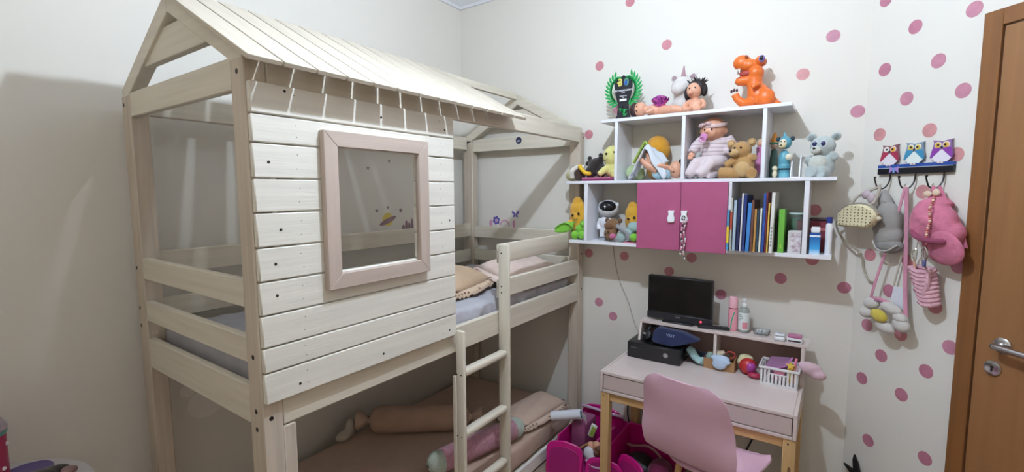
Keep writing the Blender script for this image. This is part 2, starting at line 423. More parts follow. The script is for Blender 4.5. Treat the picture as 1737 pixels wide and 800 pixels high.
# gables
APX, APZ, SL = 0.5475, 2.182, 0.552
def rz(x): return APZ - SL*abs(x-APX)
for y0, y1 in ((Y0+0.001, Y0+0.044), (Y1-0.06, Y1-0.017)):
    for s in (-1, 1):
        xe = APX + s*0.455
        pts = [(APX, rz(APX)-0.066), (xe, rz(xe)-0.06), (xe, rz(xe)), (APX, rz(APX))]
        bpart('rafter', MB().prism(pts, (0, y1, 0), XA, ZA, y1-y0, 0.002), WX)
    e = lambda z: 0.5*((APZ-0.06-z)/SL)*2
    pts = [(APX-e(1.985), 1.985), (APX+e(1.985), 1.985), (APX+e(2.083), 2.083), (APX-e(2.083), 2.083)]
    bpart('gable_rail', MB().prism(pts, (0, y1-0.008, 0), XA, ZA, 0.026, 0.002), WX)
bpart('ridge_beam', MB().box(APX-0.022, APX+0.0, Y0+0.05, Y1-0.065, APZ-0.036, APZ+0.006, 0.003), WYR)
# roof boards on the front slope
n = Vector((SL, 0, 1)).normalized(); along = Vector((1, 0, -SL)).normalized()
for i in range(13):
    ya, yb = -2.072+0.0961*i, -2.072+0.0961*i+0.0893
    p0 = Vector((APX-0.004, 0, APZ+0.0015)); p1 = Vector((1.106, 0, APZ+0.0015-SL*(1.106-APX)))
    q0, q1 = p0+n*0.013, p1+n*0.013
    j = random.uniform(-0.003, 0.003)
    p0 = p0 - along*j; q0 = q0 - along*j
    bpart('roof_board', MB().hexa([Vector((p.x, y, p.z)) for p, y in ((p0,ya),(p1,ya),(p1,yb),(p0,yb),(q0,ya),(q1,ya),(q1,yb),(q0,yb))], 0.0015), WROOF)
# bolts on the end faces and post fronts
for x, z in [(0.975,1.872),(0.975,1.085),(0.975,0.925),(0.975,0.872),(0.105,1.875),(0.105,1.262),(0.105,1.105),(0.105,1.035)]:
    bpart('bolt', MB().disc((x, Y0, z), 0.0065, -YA, 0.0008, 12, 0.0075), DARK)
bpart('bolt', MB().disc((X1, Y0+0.024, 0.905), 0.0065, XA, 0.0008, 12), DARK)
for z in (1.875, 1.16, 0.94): bpart('bolt', MB().disc((X1, Y1-0.022, z), 0.006, XA, 0.0008, 12), DARK)
# badge on the far gable rail
bd = bpart('badge', MB().disc((0.555, Y1-0.0502, 1.885), 0.023, -YA, 0.001, 28), mat('#22264a', rough=0.4), label='round navy badge with white mark')
text_part('badge_mark', 'aaba', (0.555, Y1-0.0514, 1.883), XA, ZA, 0.016, mat('#dfe3ee'), bd, bold=0.012)
# ladder
lad = bpart('ladder', MB().box(1.0105, 1.0705, -0.921, -0.903, 0.0, 1.303, 0.006, 2), WZ)
bpart('stile', MB().box(1.0295, 1.0705, -1.247, -1.227, 0.0, 0.975, 0.006, 2), WZ, lad)
bpart('stile', MB().box(1.0085, 1.029, -1.247, -1.227, 0.0, 0.775, 0.003), WZ, lad)
for zc in (0.788, 0.518, 0.252):
    r = MB().box(1.024, 1.066, -1.2268, -0.9212, zc-0.016, zc+0.016, 0.012, 3)
    bpart('rung', r, WYR, lad)
    for dx in (0, 0.024): bpart('screw', MB().disc((1.034+dx, -1.247, zc), 0.0036, -YA, 0.0006, 8), DARK, lad)
for z, x in [(1.262,1.03),(1.105,1.03),(1.075,1.03)]: bpart('screw', MB().disc((x, -0.921, z), 0.004, -YA, 0.0006, 8), DARK, lad)
# upper slats and lower base
for i in range(9):
    y = -1.85+i*0.21
    bpart('bed_slat', MB().box(0.12, 0.975, y-0.03, y+0.03, 0.880, 0.894), WX)
bpart('base_board', MB().box(0.985, 1.004, ym0+0.04, ym1, 0.012, 0.082, 0.004), wood('#e9e6e0', 'y', 0.05))
bpart('base_panel', MB().box(0.10, 0.984, ym0, ym1, 0.045, 0.06), WX)

# ------------------------------------------------------------------ bedding
def mattress(name, x0, x1, y0, y1, z0, z1, m, label, crump=0.0, r=0.03):
    mb = MB()
    nx, ny = 14, 60
    def sq(u): return u
    N = 40
    def ringpt(k, y, e):
        # rounded rectangle section in x-z
        t = 2*PI*k/N
        cx, cz = (x0+x1)/2, (z0+z1)/2; hx, hz = (x1-x0)/2-e, (z1-z0)/2-e*0.6
        c, s = math.cos(t), math.sin(t)
        p = 0.22
        X = cx + hx*math.copysign(abs(c)**p, c); Z = cz + hz*math.copysign(abs(s)**p, s)
        if crump and z1-0.3 < Z:
            w = crump*(math.sin(y*31+X*9+math.sin(Z*60)*1.3)+0.6*math.sin(y*67-X*23+Z*90)+0.5*math.sin(y*113+Z*40))
            X += w*abs(c)**4*0.9; Z += w*0.5*max(0, s)
        return Vector((X, y, Z))
    rings = [[ringpt(k, y0, 0.03) for k in range(N)]] + [[ringpt(k, y0+0.01+(y1-y0-0.02)*j/ny, 0.004 if 0 < j < ny else 0.012) for k in range(N)] for j in range(ny+1)] + [[ringpt(k, y1, 0.03) for k in range(N)]]
    mb.loft(rings)
    return solo(name, mb, m, label, 'mattress', ((x0+x1)/2, (y0+y1)/2, z0), smooth=60)
mattress('upper_mattress', 0.148, 0.972, -1.98, -0.10, 0.8945, 1.036, mat('#b4b2b8', rough=0.9, bump=1.0, bscale=16, var=0.08, vscale=12), 'upper bunk mattress in a crumpled pale lavender grey sheet', 0.011)
mattress('lower_mattress', 0.12, 0.978, -1.98, -0.085, 0.0605, 0.200, cloth('#c3a794', 0.05), 'lower bunk mattress in a plain tan beige sheet', 0.002)
def pillow(c, L, W, H, rot, m, name, label, frill=None, frillm=None, motif=None, mm=None):
    t = thing(name, label, 'pillow', c, 0)
    t.rotation_euler = rot; t.matrix_basis = Matrix.Translation(c) @ Euler(rot).to_matrix().to_4x4()
    def surf(sgn):
        def fn(u, v):
            x, y = 2*u-1, 2*v-1
            h = (1-abs(x)**3.2)**0.55*(1-abs(y)**3.2)**0.55 if abs(x) < 1 and abs(y) < 1 else 0
            k = 1-0.05*(x*x*y*y)
            return Vector((x*L/2*k, y*W/2*k, H/2 + sgn*H/2*h + 0.003*math.sin(9*x+5*y)*h))
        return fn
    mb = MB(); mb.grid(surf(1), 20, 16); mb.grid(surf(-1), 20, 16)
    bmesh.ops.remove_doubles(mb.bm, verts=mb.bm.verts[:], dist=0.0004)
    part('cushion', mb, m, t, local=True, smooth=180)
    if frill:
        N = 160; inner, outer = [], []
        fm = MB()
        def edge(s):
            a = 2*PI*s; c_, s_ = math.cos(a), math.sin(a)
            p = 0.35
            return math.copysign(abs(c_)**p, c_)*L/2, math.copysign(abs(s_)**p, s_)*W/2
        r0, r1 = [], []
        for i in range(N):
            x, y = edge(i/N); d = Vector((x/L, y/W)).normalized()
            wv = math.sin(i*1.25)*0.006
            r0.append(Vector((x*0.97, y*0.97, H/2))); r1.append(Vector((x+d.x*frill, y+d.y*frill, H/2-0.01+wv-H*0.12)))
        fm.loft([r0, r1], caps=False); fm.thick(0.003)
        f = part('frill', fm, frillm or m, t, local=True, smooth=180)
        if motif:
            for i in range(0, N, 4):
                p = (r0[i]*0.35 + r1[i]*0.65); o = p+Vector((0, 0, 0.0035))
                part('printed_motif', MB().disc(o, 0.006, (0.1*p.x/L, 0.1*p.y/W, 1), 0.0008, 6, 0.009), mm, f, local=True)
    return t
pillow((0.60, -0.90, 1.046), 0.46, 0.34, 0.12, (0.05, 0.10, 0.15), cloth('#c9ab8c', 0.06), 'bed_pillow', 'beige pillow with scalloped printed edge lying on the upper mattress', 0.035, cloth('#d7bda2'), True, mat('#8d6a58'))
pillow((0.80, -0.425, 1.056), 0.28, 0.50, 0.10, (0.0, 0.22, -0.05), cloth('#e6cfc4', 0.10), 'bed_pillow', 'pale pink floral pillow with ruffled edge behind the upper guard rail', 0.04, cloth('#e8d3c6'), True, mat('#a98378'))
# lower bunk
bo = thing('bolster', 'long tan bolster with gathered tied end on the lower bunk beside the wall', 'bolster', (0.35, -0.90, 0.2))
d = Vector((0.56, 0.44, 0)).normalized()
p0, p1 = Vector((0.215, -1.06, 0.275)), Vector((0.215, -1.06, 0.275)) + d*0.55
rings = [p0 + d*t for t in (0, 0.01, 0.03, 0.06, 0.3, 0.5, 0.53, 0.55)]
part('bolster_body', MB().tube(rings, [0.03, 0.055, 0.068, 0.073, 0.073, 0.07, 0.06, 0.03], 24), cloth('#b99a86'), bo)
part('gathered_end', MB().tube([p0+d*0.01, p0-d*0.015, p0-d*0.045, p0-d*0.075], [0.03, 0.016, 0.04, 0.055], 14), cloth('#c9ad98'), bo)
part('gathered_end', MB().tube([p1-d*0.01, p1+d*0.015, p1+d*0.045, p1+d*0.075], [0.03, 0.016, 0.04, 0.055], 14), cloth('#c9ad98'), bo)
part('tie', MB().tube([p0-d*0.015+Vector((0.02*math.cos(a*PI/6), 0, 0.02*math.sin(a*PI/6))) for a in range(12)], 0.004, 6), cloth('#8f7463'), bo)
b2 = thing('bolster', 'pink plush bolster with pale green round ends on the lower bunk front', 'bolster', (0.80, -0.90, 0.2))
q0, q1 = Vector((0.800, -1.115, 0.258)), Vector((0.912, -0.66, 0.258)); dd = (q1-q0).normalized()
part('bolster_body', MB().tube([q0, q0+dd*0.01, q0+(q1-q0)*0.5, q1-dd*0.01, q1], [0.048, 0.055, 0.058, 0.055, 0.048], 22), fur('#bd8694', 0.2), b2)
for e, s in ((q0, -1), (q1, 1)):
    part('end_cap', MB().ell(e+dd*s*0.012, 0.0555), fur('#b9c4b4', 0.08), b2)
part('end_button', MB().ell(q0-dd*0.066, 0.008), mat('#5a5048'), b2)
pillow((0.855, -0.365, 0.212), 0.20, 0.42, 0.07, (0.0, 0.10, -0.10), cloth('#cbb09d', 0.06), 'bed_pillow', 'flat tan pillow with row of printed dots at end of the lower bunk', 0.03, cloth('#d2b8a6'), True, mat('#8f7568'))
wc = MB()
for c_, r_ in [((0.16,-1.20,0.225),(0.03,0.05,0.03)),((0.15,-1.15,0.25),(0.025,0.03,0.05))]: wc.ell(c_, r_)
solo('folded_cloth', wc, cloth('#bdb2a4'), 'small crumpled white cloth at wall side of the lower mattress', 'cloth', (0.16, -1.18, 0.2), voxel=0.008)
# ------------------------------------------------------------------ wall shelf unit with pink cupboard
WHITE = mat('#e9e9ee', rough=0.35); PINK = mat('#ad557b', rough=0.35, var=0.03, vscale=20)
SF = -0.22
shelf = thing('wall_shelf', 'white stepped wall shelf unit with pink two-door cupboard in its middle', 'shelf', (1.65, -0.11, 1.247))
def sp(name, m, *b, bev=0.0012, par=None, **k): return part(name, MB().box(*b, bev), m, par or shelf, **k)
sp('shelf_board', WHITE, 1.205, 2.120, SF, -0.001, 1.925, 1.942)
sp('shelf_board', WHITE, 0.992, 2.300, SF, -0.001, 1.592, 1.608)
sp('shelf_board', WHITE, 1.012, 2.297, SF, -0.001, 1.247, 1.265)
for x0, x1 in ((1.288,1.305),(1.645,1.662),(2.006,2.023)): sp('upright', WHITE, x0, x1, SF+0.0005, -0.001, 1.6085, 1.9245)
for x0, x1 in ((1.108,1.129),(1.426,1.438),(1.874,1.888),(2.184,2.203)): sp('upright', WHITE, x0, x1, SF+0.0005, -0.001, 1.2655, 1.5915)
for x0, x1, kx in ((1.4285,1.6535,1.612),(1.6555,1.8735,1.676)):
    d_ = sp('cupboard_door', PINK, x0, x1, SF-0.017, SF-0.0005, 1.245, 1.5925)
    K = MB()
    y = SF-0.018
    K.prism([(-0.016,0.030),(-0.011,0.034),(0,0.031),(0.011,0.034),(0.016,0.030),(0.011,0.012),(0.018,-0.006),(0.017,-0.022),(0.010,-0.028),(-0.010,-0.028),(-0.017,-0.022),(-0.018,-0.006),(-0.011,0.012)], (kx, y, 1.418), XA, ZA, 0.012, 0.001)
    part('knob', K, mat('#f2f2f4', rough=0.3), d_, 'white bear shaped knob')
# lanyard hanging from the right knob
ly = thing('lanyard', 'black white and pink beaded lanyard hanging from the right cupboard knob', 'lanyard', (1.676, SF-0.03, 1.39))
for k, (xo, L, cols) in enumerate([(-0.006, 0.19, ['#2a2628','#e6e0e2','#c98f9f']), (0.008, 0.21, ['#e9e5e6','#d7a6b2','#77706f'])]):
    for i in range(int(L/0.011)):
        z = 1.408-0.011*i
        part('bead', MB().ell((1.676+xo+0.004*math.sin(i*0.7+k), SF-0.036, z), (0.0042, 0.0042, 0.0058), seg=8, ring=6), mat(cols[i % 3]), ly)
part('loop', MB().tube([(1.676+0.008*math.cos(a*PI/8), SF-0.034, 1.415+0.010*math.sin(a*PI/8)) for a in range(17)], 0.0018, 6), mat('#2a2628'), ly)
part('clip', MB().tube(bez([(1.672,SF-0.036,1.32),(1.664,SF-0.036,1.305),(1.672,SF-0.036,1.292),(1.680,SF-0.036,1.305)],4), 0.003, 6), CHROME, ly)

T1, T2, T3 = 1.942, 1.608, 1.265          # heights of the three shelf tops
# ---- trophy
tr = thing('trophy', 'black shield trophy with green laurel leaves at left end of the top shelf', 'trophy', (1.302, -0.14, T1))
BLK = mat('#23242c', rough=0.25); GRN = mat('#1e9a4d', rough=0.3)
part('shield', MB().prism([(-0.034,0),(0.034,0),(0.046,0.045),(0.052,0.09),(0.054,0.122),(0.030,0.128),(0,0.146),(-0.030,0.128),(-0.054,0.122),(-0.052,0.09),(-0.046,0.045)], (1.302,-0.137,2.040), XA, ZA, 0.006, 0.001), BLK, tr)
part('pedestal', MB().prism([(-0.052,0),(0.052,0),(0.036,0.028),(0.030,0.06),(0.033,0.1),(-0.033,0.1),(-0.030,0.06),(-0.036,0.028)], (1.302,-0.134,T1), XA, ZA, 0.006, 0.001), BLK, tr)
part('base', MB().box(1.262,1.336,-0.165,-0.115,T1,T1+0.006,0.001), BLK, tr)
def leaf(c, ang, L, w): 
    ca, sa = math.cos(ang), math.sin(ang)
    pts = [(0,0),(L*0.35,w),(L*0.7,w*0.7),(L,0),(L*0.7,-w*0.7),(L*0.35,-w)]
    return MB().prism([(p[0]*ca-p[1]*sa, p[0]*sa+p[1]*ca) for p in pts], c, XA, ZA, 0.003)
for s in (-1, 1):
    stem = []
    for i in range(11):
        a_ = -1.15 + i*0.205
        cx, cz = s*0.080*math.cos(a_), 2.106+0.084*math.sin(a_)
        stem.append((1.302+cx, -0.143, cz))
        tang = a_+PI/2
        for sd in (-0.75, 0.55):
            an = tang+sd
            if s < 0: an = PI-an
            part('laurel_leaf', leaf((1.302+cx, -0.1425-0.001*(sd > 0), cz), an, 0.040, 0.0070), GRN, tr)
    part('laurel_stem', MB().tube(stem, 0.003, 6), GRN, tr)
for i, an in enumerate((0.5, 1.1, PI/2, 2.0, 2.6, 0.2, 2.9)):
    part('sprig_leaf', leaf((1.302, -0.1385, 1.965+0.006*i), an, 0.028, 0.005), GRN, tr)
part('sprig_stem', MB().box(1.3005,1.3035,-0.140,-0.1375,T1+0.008,2.02), GRN, tr)
text_part('numeral', '3', (1.284,-0.1435,2.146), XA, ZA, 0.056, mat('#c9c46a'), tr, bold=0.03)
text_part('numeral', '0', (1.319,-0.1435,2.146), XA, ZA, 0.056, mat('#4d8f6a'), tr, bold=0.03)
part('numeral_fill', MB().prism([(-0.008,-0.014),(0.006,-0.014),(0.008,0.004),(0,0.014),(-0.007,0.006)], (1.317,-0.1432,2.145), XA, ZA, 0.001), mat('#2a4fae'), tr)
part('numeral_fill', MB().prism([(-0.02,0),(-0.002,-0.013),(-0.002,0.011)], (1.284,-0.1432,2.147), XA, ZA, 0.001), mat('#d8c94f'), tr)
LET = mat('#e8e8ee')
text_part('lettering', 'PROTAGONISMO', (1.302,-0.1435,2.103), XA, ZA, 0.0135, LET, tr, bold=0.01)
text_part('lettering', 'BRASIL', (1.302,-0.1435,2.091), XA, ZA, 0.007, LET, tr)
text_part('lettering', 'PRODUTO', (1.302,-0.1435,2.073), XA, ZA, 0.0085, LET, tr, bold=0.01)
text_part('lettering', '30', (1.302,-0.1435,2.064), XA, ZA, 0.007, LET, tr)
part('name_plate', MB().box(1.282,1.322,-0.1445,-0.143,2.046,2.058), LET, tr)

EYE = mat('#171314', rough=0.15)
def eyes(par, cs, r, m=None, flat=0.5, name='eye'):
    for c_ in cs: part(name, MB().ell(c_, (r, r*flat, r), seg=12, ring=8), m or EYE, par)
def smile(par, c_, w, drop, m=None, y=None):
    part('mouth', MB().tube(bez([(c_[0]-w, c_[1], c_[2]), (c_[0], c_[1]-0.002, c_[2]-drop), (c_[0]+w, c_[1], c_[2])], 5), 0.0014, 6), m or mat('#3a2a22'), par)
def blob(es, tubes=()):
    mb = MB()
    for e in es: mb.ell(*e)
    for pts, r in tubes: mb.tube(pts, r, 12)
    return mb
# ---- doll lying on its back
d1 = thing('baby_doll', 'bare baby doll with dark hair lying on its side on the top shelf', 'doll', (1.46, -0.14, T1))
HAIR, HAIR2 = mat('#3a2224', rough=0.6, bump=0.6, bscale=300), mat('#1f1718', rough=0.55, bump=0.6, bscale=300)
SK = mat(SKIN, rough=0.45)
z = T1
part('body', blob([((1.48,-0.14,z+0.032),(0.042,0.034,0.031)), ((1.53,-0.14,z+0.030),(0.035,0.034,0.029)), ((1.405,-0.14,z+0.046),(0.038,0.036,0.038)), ((1.392,-0.176,z+0.044),(0.008,0.008,0.007)), ((1.405,-0.165,z+0.055),(0.014,0.012,0.012))],
     [([(1.43,-0.14,z+0.042),(1.46,-0.14,z+0.036)],[0.02,0.025]), ([(1.462,-0.165,z+0.035),(1.485,-0.19,z+0.024),(1.455,-0.198,z+0.018)],[0.015,0.014,0.010]), ([(1.46,-0.115,z+0.040),(1.48,-0.10,z+0.055),(1.455,-0.10,z+0.065)],[0.015,0.013,0.010]),
      ([(1.54,-0.155,z+0.028),(1.59,-0.17,z+0.026),(1.635,-0.16,z+0.018),(1.648,-0.162,z+0.028)],[0.023,0.021,0.014,0.011]), ([(1.54,-0.125,z+0.032),(1.585,-0.115,z+0.036),(1.63,-0.125,z+0.02),(1.642,-0.125,z+0.03)],[0.023,0.021,0.014,0.011])]), SK, d1, voxel=0.0035)
part('hair', blob([((1.375,-0.135,z+0.046),(0.030,0.038,0.040)), ((1.376,-0.13,z+0.028),(0.022,0.03,0.026))]), HAIR, d1, voxel=0.005)
eyes(d1, [(1.398,-0.176,z+0.058),(1.398,-0.174,z+0.034)], 0.0035)
part('cloth_wrap', blob([((1.47,-0.10,z+0.055),(0.035,0.03,0.022)), ((1.44,-0.10,z+0.052),(0.025,0.025,0.02))]), cloth('#d7a9c9'), d1, voxel=0.005)
bw = thing('foil_bow', 'shiny magenta foil ball bow on the doll lying on the top shelf', 'bow', (1.517,-0.155,z+0.062))
FOIL = mat('#c05ab8', rough=0.12, metal=0.85)
bb = MB().ell((1.517,-0.155,2.018), (0.037,0.034,0.031), seg=10, ring=7)
for v in bb.bm.verts: v.co += Vector((random.uniform(-1,1),random.uniform(-1,1),random.uniform(-1,1)))*0.0035
part('foil_ball', bb, FOIL, bw, smooth=5)
for i in range(6):
    a_ = i*PI/3
    part('bow_loop', MB().tube(bez([(1.517+0.02*math.cos(a_),-0.155+0.018*math.sin(a_),2.04),(1.517+0.044*math.cos(a_),-0.155+0.04*math.sin(a_),2.030),(1.517+0.03*math.cos(a_+.4),-0.155+0.03*math.sin(a_+.4),2.012)],4), 0.008, 6, flat=0.25), FOIL, bw)
# ---- unicorn
un = thing('unicorn_plush', 'white plush unicorn with brownish pink horn sitting at back of the top shelf', 'plush toy', (1.61,-0.075,T1))
FW = fur('#e2dcd6', 0.06)
part('body', blob([((1.61,-0.075,z+0.055),(0.066,0.055,0.058)), ((1.605,-0.085,z+0.155),(0.060,0.052,0.052)), ((1.592,-0.128,z+0.135),(0.036,0.028,0.03)), ((1.575,-0.10,z+0.02),(0.025,0.025,0.02)), ((1.65,-0.10,z+0.02),(0.025,0.025,0.02))], [([(1.607,-0.08,z+0.07),(1.605,-0.085,z+0.13)],[0.042,0.04])]), FW, un, voxel=0.005)
for s, x in ((-1,1.562),(1,1.655)):
    e_ = part('ear', MB().ell((x, -0.085, z+0.202), (0.019,0.008,0.022), (0, s*0.7, 0)), FW, un)
    part('inner_ear', MB().ell((x, -0.0905, z+0.201), (0.012,0.005,0.015), (0, s*0.7, 0)), mat('#9c8288'), e_)
part('horn', MB().tube([(1.607,-0.09,z+0.195),(1.608,-0.092,z+0.225),(1.610,-0.094,z+0.262)], [0.014,0.009,0.002], 12), mat('#a8808a', rough=0.4), un)
# ---- seated doll
d2 = thing('baby_doll', 'bare baby doll with messy black hair sitting against the white unicorn', 'doll', (1.69,-0.15,T1))
part('body', blob([((1.69,-0.145,z+0.036),(0.036,0.03,0.038)), ((1.683,-0.155,z+0.112),(0.037,0.036,0.040)), ((1.672,-0.189,z+0.098),(0.014,0.01,0.012)), ((1.674,-0.194,z+0.108),(0.006,0.006,0.006))], [([(1.688,-0.148,z+0.06),(1.686,-0.15,z+0.085)],[0.018,0.017]), ([(1.662,-0.15,z+0.062),(1.645,-0.175,z+0.04),(1.64,-0.19,z+0.02)],[0.013,0.012,0.010]), ([(1.718,-0.15,z+0.062),(1.735,-0.17,z+0.04),(1.737,-0.185,z+0.02)],[0.013,0.012,0.010]),
     ([(1.675,-0.155,z+0.017),(1.660,-0.192,z+0.015),(1.645,-0.212,z+0.013)],[0.018,0.015,0.011]), ([(1.705,-0.155,z+0.017),(1.715,-0.198,z+0.014),(1.69,-0.206,z+0.012)],[0.018,0.014,0.011])]), SK, d2, voxel=0.0035)
hm = blob([((1.692,-0.138,z+0.126),(0.046,0.038,0.044)), ((1.648,-0.145,z+0.102),(0.016,0.018,0.035)), ((1.728,-0.14,z+0.112),(0.016,0.018,0.032))])
for i in range(26):
    a_ = random.uniform(-1.2, 1.2); hm.tube([(1.692+0.03*math.sin(a_),-0.14+random.uniform(-.015,.015),z+0.145), (1.692+0.058*math.sin(a_),-0.14+random.uniform(-.03,.03),z+0.155+0.022*math.cos(a_))], [0.006,0.001], 5)
part('hair', hm, HAIR2, d2)
eyes(d2, [(1.668,-0.188,z+0.118),(1.695,-0.190,z+0.120)], 0.0035)
part('lips', MB().ell((1.675,-0.194,z+0.090),(0.006,0.003,0.003)), mat('#b0605c'), d2)
# ---- orange dinosaur
di = thing('dinosaur_toy', 'orange rubber dinosaur with open toothy mouth sitting on the right end of top shelf', 'toy dinosaur', (1.965,-0.12,T1))
OR = mat('#e2702a', rough=0.38, var=0.06, vscale=25, bump=0.1, bscale=120); ORL = mat('#ea9a5c', rough=0.4)
y = -0.12
body = blob([((1.972,y,z+0.055),(0.052,0.048,0.058)), ((2.005,y-0.030,z+0.042),(0.040,0.030,0.042)), ((1.955,y,z+0.165),(0.036,0.040,0.036)), ((1.893,y,z+0.222),(0.041,0.035,0.036)), ((1.925,y,z+0.205),(0.045,0.036,0.030)), ((1.975,y-0.022,z+0.218),(0.022,0.020,0.022)), ((1.975,y+0.022,z+0.218),(0.022,0.020,0.022)), ((2.04,y,z+0.014),(0.03,0.025,0.014))],
    [([(1.965,y,z+0.07),(1.952,y,z+0.115),(1.952,y,z+0.165)],[0.046,0.034,0.034]), ([(1.955,y,z+0.142),(1.915,y,z+0.135),(1.880,y,z+0.137),(1.868,y,z+0.141)],[0.030,0.026,0.022,0.013]),
     ([(1.94,y-0.02,z+0.025),(1.91,y-0.045,z+0.022),(1.885,y-0.05,z+0.045),(1.876,y-0.05,z+0.068)],[0.030,0.022,0.017,0.018]), ([(1.945,y+0.03,z+0.03),(1.91,y+0.045,z+0.022),(1.882,y+0.05,z+0.05)],[0.026,0.02,0.016]),
     ([(1.975,y-0.04,z+0.105),(1.965,y-0.062,z+0.098),(1.948,y-0.066,z+0.088)],[0.014,0.011,0.010]), ([(2.02,y,z+0.03),(2.06,y+0.02,z+0.012)],[0.03,0.008])])
part('body', body, OR, di, voxel=0.004)
part('mouth_inside', blob([((1.918,y,z+0.166),(0.040,0.030,0.018))]), mat('#a3423a'), di)
part('tongue', MB().ell((1.905,y,z+0.157),(0.035,0.018,0.008)), mat('#d9797c'), di)
for i in range(5):
    a_ = -1.1+i*0.55
    part('tooth', MB().tube([(1.898-0.027*math.cos(a_), y+0.027*math.sin(a_), z+0.190),(1.898-0.028*math.cos(a_), y+0.028*math.sin(a_), z+0.172)],[0.006,0.0015],8), mat('#f3eee6'), di)
    part('tooth', MB().tube([(1.895-0.022*math.cos(a_), y+0.022*math.sin(a_), z+0.152),(1.895-0.022*math.cos(a_), y+0.022*math.sin(a_), z+0.166)],[0.005,0.0015],8), mat('#f3eee6'), di)
for s in (-1, 1):
    e_ = part('eye', MB().ell((1.982,y+s*0.037,z+0.220),(0.014,0.009,0.017)), mat('#7a6aa0', rough=0.2), di)
    part('pupil', MB().ell((1.982,y+s*0.044,z+0.221),(0.008,0.004,0.010)), EYE, e_)
    part('nostril', MB().ell((1.915,y+s*0.027,z+0.240),(0.007,0.005,0.009)), mat('#8a3f14'), di)
for dx, dz in ((-0.013,0.016),(-0.002,0.020),(0.010,0.018)): part('claw', MB().ell((1.874+dx,y-0.055,z+0.066+dz),(0.0055,0.007,0.008)), mat('#4b2c34'), di)

# ---- middle shelf
z = T2
def mags(): 
    solo('picture_book', MB().box(1.085,1.268,-0.205,-0.05,z,z+0.009,0.001), mat('#8d3b6c', rough=0.4), 'thin plum picture book lying lowest on left end of the middle shelf', 'book', (1.17,-0.13,z))
    solo('picture_book', MB().box(1.088,1.262,-0.21,-0.06,z+0.0095,z+0.020,0.001), mat('#c0648f', rough=0.4), 'thin pink picture book lying on the plum one on the middle shelf', 'book', (1.17,-0.13,z+0.0095))
mags()
bp = thing('banana_plush', 'small cream and brown plush lying at the left end of the middle shelf', 'plush toy', (1.03,-0.16,z))
part('head', blob([((0.993,-0.15,z+0.035),(0.040,0.034,0.034))]), fur('#c9c08c', 0.12), bp, voxel=0.005)
part('body', blob([((1.044,-0.15,z+0.038),(0.036,0.036,0.037)), ((1.035,-0.17,z+0.05),(0.02,0.02,0.02))]), fur('#4a3328', 0.2), bp, voxel=0.005)
part('collar', MB().tube(bez([(1.015,-0.19,z+0.02),(1.018,-0.195,z+0.06),(1.04,-0.16,z+0.084),(1.075,-0.15,z+0.08)],5), 0.014, 10), fur('#e4ded2', 0.1), bp)
for x in (1.01, 1.035): part('ear', MB().ell((x,-0.16,z+0.083),(0.010,0.008,0.016)), fur('#a9a397'), bp)
part('peel', MB().tube(bez([(1.055,-0.18,z+0.095),(1.075,-0.19,z+0.07),(1.105,-0.19,z+0.045),(1.135,-0.185,z+0.042)],5), [0.004]+[0.012]*14+[0.005], 10), mat('#e0b52c', rough=0.7), bp)
mk = thing('monkey_plush', 'black brown plush monkey with round ears slumped beside the pale yellow plush', 'plush toy', (1.125,-0.13,z+0.02))
part('body', blob([((1.125,-0.115,z+0.085),(0.050,0.042,0.052)), ((1.095,-0.125,z+0.055),(0.035,0.035,0.035)), ((1.16,-0.12,z+0.06),(0.03,0.035,0.04))], [([(1.15,-0.12,z+0.11),(1.162,-0.12,z+0.145)],[0.022,0.016]), ([(1.10,-0.12,z+0.10),(1.085,-0.12,z+0.128)],[0.02,0.014])]), fur('#241b18', 0.25), mk, voxel=0.005)
for x, zz in ((1.085,0.135),(1.155,0.150),(1.172,0.142),(1.072,0.105)): part('ear', MB().ell((x,-0.118,z+zz),(0.014,0.009,0.014)), fur('#2a201c'), mk)
yp = thing('smiling_plush', 'pale yellow round plush with a smiling face at left of the middle shelf', 'plush toy', (1.225,-0.125,z+0.02))
YF = fur('#e9e28f', 0.05)
part('body', blob([((1.232,-0.115,z+0.140),(0.054,0.048,0.062)), ((1.235,-0.11,z+0.065),(0.046,0.042,0.045))], [([(1.225,-0.125,z+0.08),(1.195,-0.15,z+0.06),(1.175,-0.17,z+0.035)],[0.022,0.020,0.016]), ([(1.25,-0.12,z+0.045),(1.262,-0.165,z+0.038)],[0.024,0.02])]), YF, yp, voxel=0.005)
eyes(yp, [(1.262,-0.155,z+0.160),(1.215,-0.160,z+0.152)], 0.007)
smile(yp, (1.207,-0.1635,z+0.125), 0.016, 0.012)
gb = solo('green_plush', blob([((1.352,-0.088,z+0.045),(0.044,0.044,0.045)), ((1.385,-0.085,z+0.036),(0.028,0.036,0.036))]), fur('#bcd29a', 0.06), 'pale green round plush pillow toy in the left cell of the middle shelf', 'plush toy', (1.35,-0.16,z), voxel=0.005)
ob_ = thing('lion_plush', 'golden yellow tall round plush behind the draped doll in the left cell', 'plush toy', (1.48,-0.075,z))
part('body', blob([((1.478,-0.070,z+0.165),(0.070,0.060,0.080)), ((1.478,-0.070,z+0.07),(0.060,0.055,0.070))]), fur('#e2a028', 0.08), ob_, voxel=0.006)
dd3 = thing('baby_doll', 'baby doll in pale blue clothes lying with raised legs under a blanket', 'doll', (1.53,-0.15,z))
